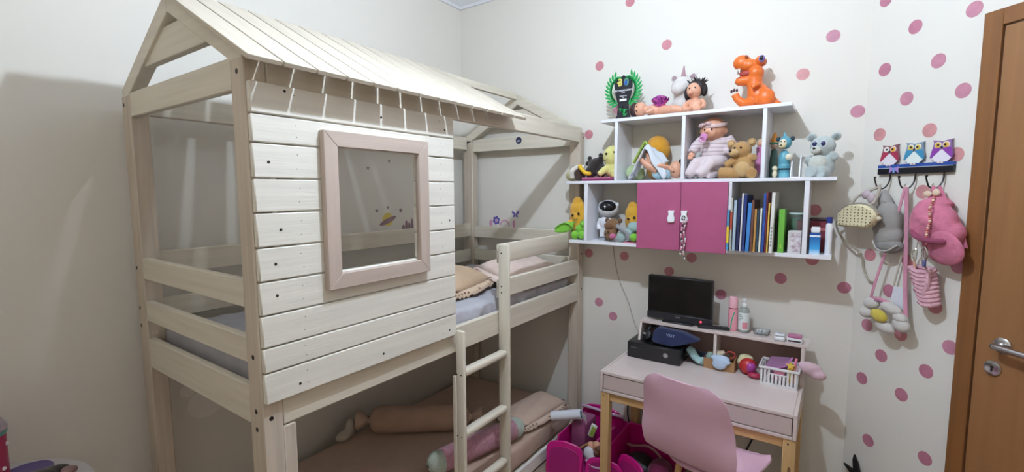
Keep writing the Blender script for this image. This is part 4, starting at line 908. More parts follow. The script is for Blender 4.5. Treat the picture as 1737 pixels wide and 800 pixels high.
dp('riser_shade_panel', mat('#9a8078', rough=0.5), 1.4555, 2.2035, DY1-0.007, DY1-0.001, DT+0.0003, RZ-0.0145)  # added panel, its darker colour stands in for the shade under the shelf

# ---- things on the raised shelf
tv = thing('monitor', 'black flat monitor with glossy dark screen standing on the raised desk shelf', 'monitor', (1.637, -0.135, RZ), math.radians(-3.0))
BLK2 = mat('#17171a', rough=0.35); SCR = mat('#0c0c0e', rough=0.12)
part('housing', MB().box(-0.170,0.170,-0.012,0.022,0.012,0.247,0.004), BLK2, tv, local=True)
part('screen', MB().box(-0.161,0.161,-0.0130,-0.0122,0.055,0.239), SCR, tv, local=True)
part('lower_bezel', MB().box(-0.170,0.170,-0.016,-0.0122,0.010,0.047,0.003), mat('#26262b', rough=0.4), tv, local=True)
part('stand', MB().box(-0.08,0.08,-0.035,0.055,0.0,0.009,0.003), BLK2, tv, local=True)
part('power_light', MB().disc((0.118,-0.0162,0.028),0.006,-YA,0.001,14), mat('#d8405a', emit=1.5), tv, local=True)
for i in range(4): part('logo_letter', MB().box(-0.012+i*0.006,-0.008+i*0.006,-0.0167,-0.0161,0.030,0.035), mat('#9a9aa0'), tv, local=True)
rm = thing('remote_control', 'slim black remote control lying across the front of raised shelf', 'remote control', (1.815,-0.145,RZ), math.radians(14))
part('body', MB().box(-0.075,0.075,-0.018,0.018,0,0.014,0.005,2), mat('#1e1e21', rough=0.4), rm, local=True)
for i in range(5):
    for j in range(2): part('button', MB().box(-0.05+i*0.02,-0.04+i*0.02,-0.009+j*0.011,-0.002+j*0.011,0.0141,0.0155), mat('#3a3a40'), rm, local=True)
b1 = thing('spray_can', 'pink spray can with pale pink cap beside the monitor', 'spray can', (1.899,-0.115,RZ))
c_ = (1.899,-0.115,RZ)
part('can', MB().lathe(c_, [(0.020,0),(0.023,0.003),(0.023,0.105),(0.020,0.112),(0.001,0.113)], 24), mat('#e39aa8', rough=0.3), b1)
part('rim', MB().lathe((c_[0],c_[1],RZ+0.1125), [(0.021,0),(0.0225,0.003),(0.021,0.006)], 24), mat('#a85a68', metal=0.5), b1)
part('cap', MB().lathe((c_[0],c_[1],RZ+0.118), [(0.022,0),(0.022,0.048),(0.018,0.055),(0.001,0.056)], 24), mat('#e9b3bd', rough=0.35), b1)
gs = MB()
gs.grid(lambda u, v: Vector((c_[0]+0.0233*math.sin(-0.55+1.3*(0.15+0.5*v*v)+u*0.28), c_[1]-0.0233*math.cos(-0.55+1.3*(0.15+0.5*v*v)+u*0.28), RZ+0.008+0.09*v)), 3, 10).thick(0.0004)
part('green_stripe', gs, mat('#4fae86', rough=0.3), b1)
b2_ = thing('spray_bottle', 'clear spray bottle with white label and pink patch right of the pink can', 'spray bottle', (1.950,-0.115,RZ))
c_ = (1.950,-0.115,RZ)
part('bottle', MB().lathe(c_, [(0.022,0.0005),(0.026,0.004),(0.026,0.108),(0.020,0.122),(0.010,0.128),(0.001,0.128)], 24), mat('#cfd6cf', rough=0.08, trans=0.55), b2_)
part('label', MB().lathe((c_[0],c_[1],RZ+0.014), [(0.0264,0),(0.0266,0.001),(0.0266,0.086),(0.0264,0.087)], 24), mat('#dfe4e2', rough=0.4), b2_)
part('label_patch', MB().grid(lambda u, v: Vector((c_[0]+0.027*math.sin(-0.1+u*0.9), c_[1]-0.027*math.cos(-0.1+u*0.9), RZ+0.022+0.032*v)), 6, 2).thick(0.0004), mat('#d98a96'), b2_)
for i, (w_, zz) in enumerate([(0.5,0.088),(0.7,0.080),(0.7,0.070),(0.4,0.062)]):
    part('label_line', MB().grid(lambda u, v: Vector((c_[0]+0.0268*math.sin(-0.75+u*w_), c_[1]-0.0268*math.cos(-0.75+u*w_), RZ+zz+0.0035*v)), 5, 1).thick(0.0003), mat('#7f9a94'), b2_)
part('pump', MB().lathe((c_[0],c_[1],RZ+0.128), [(0.012,0),(0.012,0.014),(0.006,0.018),(0.006,0.030),(0.010,0.031),(0.010,0.042),(0.001,0.043)], 16), mat('#e9eceb', rough=0.35), b2_)
gd = thing('glass_dish', 'small clear glass dish on the raised shelf right of the bottles', 'dish', (2.030,-0.115,RZ))
part('dish', MB().lathe((2.030,-0.115,RZ), [(0.030,0.0005),(0.034,0.002),(0.040,0.024),(0.038,0.024),(0.031,0.005),(0.001,0.004)], 28), mat('#f2f6f6', rough=0.03, trans=0.95), gd)
for i in range(7): part('bead', MB().ell((2.030+0.018*math.cos(i*0.9),-0.115+0.018*math.sin(i*0.9),RZ+0.013),0.007,seg=10,ring=8), mat('#e6eaec', rough=0.1, trans=0.5), gd)
w1 = thing('white_case', 'small rounded white plastic case on the raised shelf', 'case', (2.115,-0.165,RZ))
part('case_body', MB().box(2.092,2.138,-0.19,-0.14,RZ,RZ+0.022,0.008,3), mat('#e6e6ea', rough=0.3), w1)
part('case_lid', MB().box(2.094,2.136,-0.188,-0.142,RZ+0.0225,RZ+0.034,0.006,3), mat('#dfe2e6', rough=0.25), w1)
part('grille', MB().box(2.104,2.126,-0.176,-0.154,RZ+0.0341,RZ+0.035), mat('#a9adb3'), w1)
w2_ = thing('eyeshadow_case', 'small white and pink makeup case at right end of the raised shelf', 'makeup case', (2.175,-0.155,RZ))
part('case_body', MB().box(2.144,2.206,-0.183,-0.128,RZ,RZ+0.022,0.004,2), mat('#e8e8ec', rough=0.3), w2_)
part('slot', MB().box(2.150,2.200,-0.1838,-0.1832,RZ+0.006,RZ+0.013), mat('#2b2024'), w2_)
part('pink_lid', MB().box(2.147,2.203,-0.180,-0.131,RZ+0.0225,RZ+0.034,0.003), mat('#b5688f', rough=0.25), w2_)

# ---- things on the desktop
cs = thing('game_console', 'black rectangular game console with round silver button on the desk', 'game console', (1.545,-0.175,DT))
part('console_body', MB().box(1.402,1.684,-0.268,-0.070,DT,DT+0.086,0.006,2), mat('#141416', rough=0.35), cs)
part('front_face', MB().box(1.408,1.678,-0.2715,-0.2685,DT+0.005,DT+0.080,0.001), mat('#1b1b1f', rough=0.25), cs)
part('power_button', MB().lathe((1.612,-0.2718,DT+0.046), [(0.001,0),(0.012,0.0005),(0.0125,0.003),(0.010,0.004),(0.001,0.004)], 24, -YA), mat('#b9b9bd', rough=0.25, metal=0.8), cs)
part('maker_mark', MB().box(1.422,1.456,-0.2722,-0.2717,DT+0.055,DT+0.060), mat('#5a5a60'), cs)
part('disc_tray_line', MB().box(1.415,1.60,-0.2721,-0.2717,DT+0.066,DT+0.0675), mat('#050506'), cs)
cz = DT+0.0865
hp = thing('headphones', 'black headphones lying at left on top of the game console', 'headphones', (1.52,-0.18,cz))
part('headband', MB().tube(bez([(1.482,-0.20,cz+0.028),(1.500,-0.17,cz+0.070),(1.545,-0.14,cz+0.078),(1.575,-0.12,cz+0.045)],6), 0.008, 8), mat('#19191b', rough=0.4), hp)
part('ear_cup', MB().lathe((1.497,-0.205,cz+0.028), [(0.018,0),(0.028,0.004),(0.028,0.018),(0.020,0.024),(0.001,0.025)], 20, (-0.3,-0.6,0.4)), mat('#1f1f22', rough=0.5), hp)
part('ear_cup', MB().lathe((1.578,-0.115,cz+0.028), [(0.018,0),(0.028,0.004),(0.028,0.018),(0.020,0.024),(0.001,0.025)], 20, (0.2,0.3,0.6)), mat('#1f1f22', rough=0.5), hp)
part('silver_trim', MB().ell((1.484,-0.234,cz+0.046),(0.010,0.004,0.006)), mat('#a9a9ae', metal=0.8, rough=0.3), hp)
nc = thing('navy_pouch', 'navy blue fabric pouch with pale printed letters on top of the console', 'pouch', (1.61,-0.19,cz))
part('pouch', MB().prism([(1.530,0.020),(1.538,0.070),(1.560,0.092),(1.690,0.086),(1.770,0.060),(1.765,0.050),(1.700,0.024),(1.640,0.002),(1.550,0.004)], (0,-0.200,cz), XA, (0,0.06,1), 0.058), cloth('#222c52', 0.15), nc, voxel=0.006)
text_part('print', 'VEST', (1.630,-0.2585,cz+0.064), (1,0,-0.06), (0.06,0.06,1), 0.020, mat('#8fa0c4'), nc, bold=0.01, t=0.002)
solo('dark_sock', blob([((1.735,-0.135,DT+0.030),(0.045,0.03,0.028)), ((1.77,-0.12,DT+0.028),(0.03,0.03,0.026))]), cloth('#262a3c', 0.2), 'dark navy crumpled cloth behind the mint cloth on the desk', 'cloth', (1.75,-0.13,DT), voxel=0.006)
solo('mint_cloth', blob([((1.776,-0.188,DT+0.026),(0.010,0.012,0.024))], [([(1.700,-0.175,DT+0.078),(1.718,-0.180,DT+0.066),(1.738,-0.186,DT+0.040),(1.770,-0.194,DT+0.016)],[0.018,0.022,0.021,0.015])]), cloth('#a9cfd0', 0.12), 'mint blue folded cloth leaning beside the game console', 'cloth', (1.74,-0.18,DT), voxel=0.005)
cb = thing('cardboard_box', 'open brown cardboard box holding small cloths under the raised shelf', 'box', (1.858,-0.16,DT))
CBM = mat('#a57e56', rough=0.8, var=0.08, vscale=20)
part('front', MB().box(1.785,1.930,-0.2060,-0.2035,DT,DT+0.052), CBM, cb)
part('back', MB().box(1.785,1.930,-0.1200,-0.1175,DT,DT+0.062), CBM, cb)
part('side', MB().box(1.785,1.7875,-0.2034,-0.1201,DT,DT+0.052), CBM, cb)
part('side', MB().box(1.9275,1.930,-0.2034,-0.1201,DT,DT+0.066), CBM, cb)
part('bottom', MB().box(1.7876,1.9274,-0.2034,-0.1201,DT,DT+0.0025), CBM, cb)
def cloth_thing(name, es, c, lab, loc): solo(name, blob(es), cloth(c, 0.12), lab, 'cloth', loc, voxel=0.005)
cloth_thing('blue_cloth', [((1.862,-0.195,DT+0.058),(0.048,0.022,0.018)),((1.862,-0.218,DT+0.035),(0.036,0.011,0.028)),((1.89,-0.213,DT+0.05),(0.026,0.012,0.014))], '#b9cbe2', 'pale blue cloth hanging over front edge of the cardboard box', (1.862,-0.21,DT+0.03))
cloth_thing('green_cloth', [((1.808,-0.168,DT+0.050),(0.020,0.03,0.024))], '#93a99c', 'grey green cloth at left inside the cardboard box', (1.81,-0.168,DT+0.03))
cloth_thing('cream_cloth', [((1.845,-0.155,DT+0.060),(0.016,0.028,0.024)),((1.862,-0.145,DT+0.068),(0.016,0.02,0.018))], '#dccbb0', 'cream cloth in middle of the cardboard box', (1.85,-0.15,DT+0.04))
cloth_thing('dark_cloth', [((1.882,-0.158,DT+0.062),(0.018,0.026,0.016))], '#4a3a34', 'dark brown striped cloth inside the cardboard box', (1.88,-0.158,DT+0.05))
solo('red_hair_tie', MB().tube([(1.900+0.020*math.cos(i*PI/10),-0.135,DT+0.066+0.017*math.sin(i*PI/10)) for i in range(21)], 0.005, 8), cloth('#b5443c'), 'red fabric ring sticking out of the cardboard box', 'hair tie', (1.90,-0.135,DT+0.05))
bt = thing('ball_toy', 'red ball toy with purple spot and cream frill beside the white basket', 'toy', (1.985,-0.175,DT))
part('ball', MB().ell((1.985,-0.175,DT+0.040),(0.040,0.038,0.040)), mat('#b8302f', rough=0.35), bt)
part('purple_spot', MB().ell((1.999,-0.196,DT+0.042),(0.025,0.021,0.026)), mat('#a03f8f', rough=0.35), bt)
part('frill', blob([((1.972,-0.150,DT+0.070),(0.034,0.028,0.020)),((1.95,-0.16,DT+0.052),(0.018,0.022,0.018))]), cloth('#d9d2a9', 0.15), bt, voxel=0.005)
part('foot', MB().ell((2.020,-0.215,DT+0.014),(0.030,0.022,0.014)), mat('#a52a4a', rough=0.4), bt)
part('button_eye', MB().ell((2.018,-0.185,DT+0.045),0.006), mat('#cfd6d0'), bt)
# white slatted basket
bs = thing('plastic_basket', 'white slatted plastic basket full of hair things on the right of the desk', 'basket', (2.125,-0.215,DT))
WB = mat('#e4e2e2', rough=0.35)
bx0, bx1, by0, by1, bh = 2.052, 2.200, -0.275, -0.150, 0.092
part('floor_plate', MB().box(bx0,bx1,by0,by1,DT,DT+0.003), WB, bs)
part('rim', MB().box(bx0-0.008,bx1+0.008,by0-0.008,by0-0.002,DT+bh-0.012,DT+bh,0.002).box(bx0-0.008,bx1+0.008,by1+0.002,by1+0.008,DT+bh-0.012,DT+bh,0.002).box(bx0-0.008,bx0-0.002,by0-0.0019,by1+0.0019,DT+bh-0.012,DT+bh,0.002).box(bx1+0.002,bx1+0.008,by0-0.0019,by1+0.0019,DT+bh-0.012,DT+bh,0.002), WB, bs)
part('lower_band', MB().box(bx0,bx1,by0,by0+0.003,DT+0.003,DT+0.014).box(bx0,bx0+0.003,by0+0.003,by1,DT+0.003,DT+0.014).box(bx1-0.003,bx1,by0+0.003,by1,DT+0.003,DT+0.014), WB, bs)
for i in range(10):
    x = bx0+0.004+i*0.0152
    top = DT+bh-0.0125 if i in (0,1,2,7,8,9) else DT+bh-0.032
    part('slat', MB().box(x-0.0045,x+0.0045,by0-0.002,by0+0.0008,DT+0.010,top), WB, bs)
    part('slat', MB().box(x-0.0045,x+0.0045,by1-0.0008,by1+0.002,DT+0.002,DT+bh-0.0125), WB, bs)
part('handle_bar', MB().box(bx0+0.034,bx1-0.034,by0-0.003,by0+0.001,DT+bh-0.036,DT+bh-0.030,0.001), WB, bs)
for i in range(8):
    y_ = by0+0.010+i*0.0152
    for x in (bx0, bx1): part('slat', MB().box(x-0.0015,x+0.0015,y_-0.0045,y_+0.0045,DT+0.010,DT+bh-0.0125), WB, bs)
pp = thing('purple_pouch', 'translucent purple zipped pouch lying inside the white basket', 'pouch', (2.10,-0.20,DT+0.004))
part('pouch', MB().hexa([(2.064,-0.262,DT+0.060),(2.150,-0.262,DT+0.050),(2.165,-0.165,DT+0.050),(2.064,-0.165,DT+0.055),(2.066,-0.258,DT+0.082),(2.146,-0.258,DT+0.076),(2.165,-0.170,DT+0.122),(2.080,-0.170,DT+0.110)], 0.006, 2), mat('#a87ba0', rough=0.25, trans=0.25), pp)
part('zip_edge', MB().tube([(2.066,-0.262,DT+0.084),(2.110,-0.264,DT+0.082),(2.150,-0.240,DT+0.094),(2.172,-0.185,DT+0.122)], 0.005, 8), mat('#b06fa6', rough=0.4), pp)
solo('pink_clip', blob([((2.128,-0.262,DT+0.062),(0.024,0.012,0.020)),((2.115,-0.25,DT+0.05),(0.02,0.015,0.03))]), mat('#e08fae', rough=0.35), 'pink hair clip at front inside the white basket', 'hair clip', (2.125,-0.255,DT+0.03), voxel=0.004)
sw = thing('star_wand', 'yellow and orange striped band with a golden star in the basket corner', 'toy wand', (2.175,-0.24,DT+0.03))
for i, c_ in enumerate(['#d9a05a','#e6cf4a','#c97a6a','#d8a98c']):
    part('band', MB().tube(bez([(2.163+i*0.008,-0.268+i*0.003,DT+0.030),(2.163+i*0.008,-0.270+i*0.003,DT+0.085),(2.168+i*0.007,-0.262+i*0.003,DT+0.115)],4), 0.0045, 8), mat(c_, rough=0.45), sw)
part('star', MB().prism([((0.020 if i % 2 == 0 else 0.009)*math.cos(PI/2+PI*i/5),(0.020 if i % 2 == 0 else 0.009)*math.sin(PI/2+PI*i/5)) for i in range(10)], (2.170,-0.272,DT+0.112), XA, ZA, 0.004), mat('#e3c651', rough=0.35), sw)
part('pink_tip', MB().tube([(2.186,-0.262,DT+0.11),(2.192,-0.258,DT+0.145)],[0.007,0.005],8), mat('#d97a9c'), sw)
pe = thing('bunny_ear_plush', 'pale pink plush ear shape sticking out past the right desk edge', 'plush toy', (2.23,-0.20,DT+0.06))
part('ear', blob([((2.243,-0.205,DT+0.092),(0.046,0.028,0.030)),((2.275,-0.215,DT+0.072),(0.034,0.022,0.024))], [([(2.20,-0.195,DT+0.10),(2.24,-0.20,DT+0.098)],[0.016,0.026])]), fur('#dcb9c2', 0.05), pe, voxel=0.005)
part('stalk', MB().tube([(2.192,-0.225,DT+0.045),(2.196,-0.21,DT+0.09),(2.215,-0.20,DT+0.10)], 0.007, 8), fur('#dcb9c2'), pe)

# ------------------------------------------------------------------ chair
chair = thing('chair', 'pale pink moulded shell chair with wooden legs pushed up to the desk', 'chair', (1.90, -0.71, 0), math.radians(-13))
CH = mat('#dcb2c4', rough=0.33)
prof = bez([(-0.215,0.835),(-0.205,0.76),(-0.185,0.66),(-0.168,0.57),(-0.140,0.495),(-0.085,0.452),(0.0,0.438),(0.10,0.436),(0.17,0.440),(0.205,0.432)], 5)
def chfn(u, v):
    i = v*(len(prof)-1); k = min(int(i), len(prof)-2); p = Vector(prof[k]).lerp(Vector(prof[k+1]), i-k)
    def W(v):
        T = [(0,0.105),(0.03,0.145),(0.08,0.168),(0.2,0.186),(0.33,0.196),(0.45,0.188),(0.55,0.186),(0.7,0.215),(0.85,0.215),(0.95,0.195),(1,0.15)]
        for (a_, x), (b_, y) in zip(T, T[1:]):
            if v <= b_: return x+(y-x)*(v-a_)/(b_-a_)
        return T[-1][1]
    w = W(v); s = 2*u-1
    back = max(0, 1-v/0.5)
    wrap = 0.045*abs(s)**2.2*(0.35+0.65*min(1, v*4))
    z_ = p.y + (0.030*abs(s)**3*min(1, max(0, (v-0.35)*3)))*(1 if v < 0.93 else 0.5)
    return Vector((s*w, p.x + wrap*min(1, back*1.6), z_))
sh = MB().grid(chfn, 22, 45); sh.thick(0.007)
part('shell', sh, CH, chair, local=True, smooth=60)
part('seat_pad', MB().ell((0,0.03,0.448),(0.155,0.15,0.014),seg=28,ring=10), mat('#dcb5c4', rough=0.6), chair, local=True)
for sx in (-1,1):
    for sy, yy in ((1,0.14),(-1,0.0)):
        part('leg', MB().tube([(sx*0.09,yy,0.42),(sx*0.135,yy+sy*0.06,0.0)],[0.015,0.010],12), wood('#c9a06c','z',0.15), chair, local=True)
part('leg_brace', MB().tube([(-0.13,0.16,0.33),(0.13,0.16,0.33)],0.006,8).tube([(-0.13,-0.12,0.33),(0.13,-0.12,0.33)],0.006,8).tube([(-0.13,0.16,0.33),(0.13,-0.12,0.33)],0.004,6), mat('#2a2a2c', metal=0.6, rough=0.4), chair, local=True)

# ------------------------------------------------------------------ magenta toy organiser under and beside the desk
MG = mat('#c4127c', rough=0.35); MGD = mat('#9c1568', rough=0.45); LIL = mat('#c9a9c4', rough=0.4)
tb = thing('toy_organizer', 'magenta plastic toy organiser with rounded upright lids left of the desk', 'toy box', (1.36,-0.34,0))
def lid(c, w, h, rot, m, name='lid', lean=0.0, label=None, rim=True, t=0.014):
    R = Matrix.Translation(c) @ Matrix.Rotation(rot, 4, 'Z') @ Matrix.Rotation(lean, 4, 'X')
    r = w*0.28
    pts = [(-w/2,0),(w/2,0),(w/2*0.99,h-r)] + [(w/2-r*1.0+r*math.cos(a_), h-r+r*math.sin(a_)*0.85) for a_ in (0.3,0.6,0.95,1.3)] + [(0,h*0.995)] + [(-(w/2-r)-r*math.cos(a_), h-r+r*math.sin(a_)*0.85) for a_ in (1.3,0.95,0.6,0.3)] + [(-w/2*0.99,h-r)]
    mb = MB().prism(pts, (0,0,0), XA, ZA, t, 0.004)
    bmesh.ops.transform(mb.bm, matrix=R, verts=mb.bm.verts[:])
    o = part(name, mb, m, tb, label)
    if rim:
        k = 0.80
        mb = MB().prism([(p[0]*k, p[1]*k+h*0.04) for p in pts], (0,-t-0.0003,0), XA, ZA, 0.003, 0.001)
        bmesh.ops.transform(mb.bm, matrix=R, verts=mb.bm.verts[:])
        part('inset_panel', mb, MGD, o)
    return o
part('base_tray', MB().box(1.09,1.70,-0.485,-0.12,0.0,0.025,0.008), MGD, tb)
part('tray_wall', MB().box(1.09,1.098,-0.485,-0.12,0.0255,0.20,0.003).box(1.10,1.69,-0.128,-0.12,0.0255,0.20,0.003), MG, tb)
part('partition', MB().box(1.384,1.392,-0.44,-0.13,0.0255,0.22,0.003), MG, tb)
lid((1.150,-0.515,0.0), 0.205, 0.190, math.radians(12), MG, lean=math.radians(-6))
lid((1.360,-0.465,0.0), 0.200, 0.135, math.radians(6), MG, lean=math.radians(-10))
lid((1.500,-0.47,0.0), 0.19, 0.19, math.radians(-30), MG, lean=math.radians(-10))
lid((1.205,-0.125,0.0), 0.27, 0.265, 0.0, MG, 'back_lid', rim=False)
part('back_lid_edge', MB().tube(bez([(1.075,-0.142,0.232),(1.14,-0.155,0.240),(1.27,-0.155,0.236),(1.338,-0.142,0.228)],5), 0.009, 8), LIL, tb)
lid((1.470,-0.16,0.0), 0.25, 0.235, math.radians(-4), MG, 'back_lid', rim=False)
part('scalloped_edge', MB().tube(bez([(1.36,-0.20,0.125),(1.41,-0.205,0.110),(1.46,-0.205,0.122),(1.51,-0.205,0.135),(1.56,-0.20,0.110),(1.60,-0.195,0.06)],6), 0.008, 8), mat('#b98a8f', rough=0.6), tb)
part('front_rim', MB().tube(bez([(1.255,-0.46,0.095),(1.30,-0.47,0.078),(1.36,-0.465,0.084),(1.385,-0.46,0.095)],5), 0.007, 8), LIL, tb)
# contents
def solo2(name, mb, m, lab, cat, loc, voxel=0, smooth=40): solo(name, mb, m, lab, cat, loc, voxel=voxel, smooth=smooth)
pr_ = MB().tube([(1.012,-0.412,0.256),(1.095,-0.385,0.275),(1.150,-0.370,0.288),(1.178,-0.365,0.294)],[0.026,0.027,0.027,0.028],20)
ro = thing('paper_roll', 'white paper roll lying on top of the magenta toy organiser', 'paper roll', (1.11,-0.38,0.24))
part('roll', pr_, mat('#dfe2ea', rough=0.6), ro)
part('roll_hollow', MB().tube([(1.176,-0.3655,0.2935),(1.1795,-0.3645,0.2945)],0.021,20), mat('#5a6a86', rough=0.6), ro)
part('paper_flap', MB().grid(lambda u, v: Vector((1.176+0.045*u, -0.372+0.01*v-0.02*u, 0.300-0.03*v+0.012*math.sin(u*3)-0.02*u*v)), 6, 6).thick(0.001), mat('#e6e8ee', rough=0.6), ro)
solo2('storage_pouch', MB().box(1.105,1.20,-0.36,-0.20,0.026,0.235,0.02,2), mat('#8d4a70', rough=0.5), 'dull mauve toy bag standing inside left bay of the magenta organiser', 'bag', (1.15,-0.28,0.026))
gt = thing('green_card_toy', 'white card toy with green print leaning in the magenta organiser', 'toy', (1.245,-0.35,0.15))
part('card', MB().obox((1.245,-0.36,0.215),(0.035,0.012,0.085),(0.1,0.35,0.1),0.004), mat('#e4e6df', rough=0.4), gt)
part('print', MB().obox((1.250,-0.368,0.212),(0.022,0.003,0.060),(0.1,0.35,0.1)), mat('#9ab84a'), gt)
solo2('magenta_stick', MB().tube([(1.275,-0.36,0.165),(1.36,-0.32,0.255)],0.007,8), mat('#cf4f93', rough=0.4), 'thin magenta rod leaning across the magenta organiser', 'rod', (1.30,-0.35,0.16))
dl = thing('small_doll', 'small doll with brown curls lying in the magenta organiser', 'doll', (1.29,-0.40,0.12))
part('body', blob([((1.262,-0.40,0.150),(0.030,0.024,0.022)),((1.292,-0.405,0.165),(0.024,0.022,0.022))]), SK, dl, voxel=0.004)
part('hair', blob([((1.308,-0.415,0.150),(0.022,0.02,0.024)),((1.30,-0.425,0.13),(0.018,0.016,0.018)),((1.322,-0.41,0.135),(0.016,0.016,0.018))]), mat('#6a4030', rough=0.6, bump=0.6, bscale=200), dl, voxel=0.004)
solo2('white_cloth', blob([((1.255,-0.425,0.115),(0.032,0.024,0.040)),((1.275,-0.43,0.09),(0.03,0.02,0.03))]), cloth('#dcdbe2'), 'white crumpled cloth under the small doll in the organiser', 'cloth', (1.26,-0.43,0.08), voxel=0.006)
solo2('purple_block', MB().obox((1.345,-0.39,0.135),(0.03,0.03,0.05),(0.3,0.2,0.5),0.004), mat('#6a3f8f', rough=0.4), 'small purple block toy beside the small doll', 'toy block', (1.345,-0.39,0.12))
solo2('wooden_stick', MB().tube([(1.205,-0.44,0.135),(1.245,-0.41,0.165)],0.005,8), wood('#a5813f','x'), 'short tan stick poking out of the organiser beside white cloth', 'stick', (1.22,-0.42,0.13))
solo2('black_bag', blob([((1.500,-0.30,0.085),(0.075,0.07,0.05)),((1.53,-0.33,0.07),(0.06,0.05,0.045)),((1.46,-0.30,0.07),(0.06,0.06,0.045))]), mat('#1c1518', rough=0.5), 'black bag lying in right bay of the magenta organiser under the desk', 'bag', (1.50,-0.30,0.026), voxel=0.008)
solo2('maroon_cloth', blob([((1.62,-0.34,0.075),(0.06,0.09,0.05)),((1.68,-0.42,0.05),(0.05,0.06,0.04)),((1.75,-0.40,0.04),(0.08,0.07,0.035))]), cloth('#6e1840', 0.2), 'dark magenta cloth heap under the desk behind the chair', 'cloth', (1.68,-0.38,0.0), voxel=0.008)
bpy.data.objects['maroon_cloth'].location.z += 0.028

# ------------------------------------------------------------------ cables
solo('wall_cable', MB().tube(bez([(1.196,-0.004,1.246),(1.215,-0.004,1.12),(1.245,-0.004,1.01),(1.302,-0.004,0.89),(1.335,-0.004,0.79),(1.362,-0.004,0.725),(1.40,-0.01,0.66)],5), 0.0022, 6), mat('#b5aca4', rough=0.5), 'thin pale cable running down the wall from shelf to desk', 'cable', (1.3,-0.004,0.66))
solo('black_cable', MB().tube(bez([(1.338,-0.012,0.30),(1.318,-0.012,0.25),(1.318,-0.012,0.18),(1.340,-0.012,0.10),(1.36,-0.012,0.02)],5), 0.004, 8), mat('#1c1c20', rough=0.5), 'short black cable hanging by the wall behind magenta lids', 'cable', (1.33,-0.012,0.02))
solo('desk_cable', MB().tube(bez([(2.02,-0.012,0.30),(1.985,-0.012,0.20),(1.96,-0.012,0.14),(1.93,-0.012,0.06)],5), 0.004, 8), mat('#2a2624', rough=0.5), 'dark cable slanting down the wall under the desk', 'cable', (1.97,-0.012,0.06))

# ------------------------------------------------------------------ owl hook rack
rack = thing('owl_coat_rack', 'black and blue coat rack with three painted owls and wire hooks', 'coat rack', tuple(ch(0.238, 1.62, 0.012)))
def cb_(u0, u1, z0, z1, o0, o1, bev=0.001): return onwall(u0, u1, z0, z1, o0, o1, bev)
part('bar', cb_(0.088, 0.386, 1.617, 1.643, 0.0, 0.016), mat('#15151b', rough=0.3), rack)
part('blue_strip', cb_(0.088, 0.386, 1.6435, 1.6565, 0.0, 0.0155), mat('#2b4d9a', rough=0.35), rack)
part('white_line', cb_(0.088, 0.386, 1.6415, 1.6435, 0.0155, 0.0166, 0), mat('#cfd8e6'), rack)
def cprism(pts, uc, zc, off, t, m, name, par, **k): return part(name, MB().prism([(-p[0], p[1]) for p in pts][::-1], ch(uc, zc, off), -CU, ZA, -t), m, par, **k)
def circ(r, cx=0, cy=0, n=16, sy=1.0): return [(cx+r*math.cos(2*PI*i/n), cy+sy*r*math.sin(2*PI*i/n)) for i in range(n)]
for uc, hue, body_c, eye_c in ((0.136,'#a83350','#e7dfe6','#e6a93a'),(0.238,'#3f8fb5','#dfe8e2','#d9c25a'),(0.341,'#8a3fa0','#e6dfe8','#e0b03f')):
    zc = 1.653
    bdy = cprism([(-0.030,0.012),(-0.020,0.002),(0.020,0.002),(0.030,0.012),(0.040,0.030),(0.034,0.055),(0.031,0.080),(0.036,0.088),(0.012,0.084),(0,0.080),(-0.012,0.084),(-0.036,0.088),(-0.031,0.080),(-0.034,0.055),(-0.040,0.030)], uc, zc, 0.006, 0.007, mat({'#a83350':'#8d5a66','#3f8fb5':'#7f93a6','#8a3fa0':'#8d6a98'}[hue], rough=0.5), 'owl', rack)
    cprism([(-0.036,0.018),(-0.020,0.004),(0.020,0.004),(0.036,0.018),(0.020,0.040),(0,0.052),(-0.020,0.040)], uc, zc, 0.0132, 0.0012, mat(body_c), 'belly', bdy)
    for s in (-1, 1):
        cprism([(s*0.041,0.020),(s*0.036,0.018),(s*0.004,0.050),(s*0.012,0.060),(s*0.033,0.056)][::s], uc, zc, 0.0133, 0.0022, mat(hue, rough=0.4), 'wing', bdy)
        cprism(circ(0.0125), uc+s*0.0145, zc+0.068, 0.0133, 0.0015, mat('#e9e2da'), 'eye_ring', bdy)
        cprism(circ(0.0098), uc+s*0.0145, zc+0.067, 0.0149, 0.001, mat(eye_c if not (hue=='#a83350' and s<0) else '#e9e2da'), 'eye', bdy)
        cprism(circ(0.0042), uc+s*0.0125, zc+0.068, 0.0160, 0.0008, mat('#1c1418'), 'pupil', bdy)
    cprism([(-0.004,0.062),(0.004,0.062),(0,0.052)], uc, zc, 0.0158, 0.002, mat('#3a2a26'), 'beak', bdy)
    for s in (-1, 1): cprism([(s*0.006-0.005,0),(s*0.006+0.005,0),(s*0.006+0.003,0.006),(s*0.006-0.003,0.006)], uc, zc-0.001, 0.0165, 0.002, mat('#e3d4c9'), 'foot', bdy)
for s in (-1, 1): cprism([(0,0),(s*0.018,0.012),(s*0.020,-0.016)][::s], 0.163, 1.637, 0.0168, 0.0025, mat('#a98ad0', rough=0.4), 'ribbon', rack)
cprism([(-0.004,-0.016),(0.004,-0.016),(0.004,0.006),(-0.004,0.006)], 0.163, 1.637, 0.0172, 0.003, mat('#7f9fd8', rough=0.4), 'ribbon', rack)
WIRE = mat('#2e2a2a', rough=0.35, metal=0.6)
HK = (0.125, 0.230, 0.337)
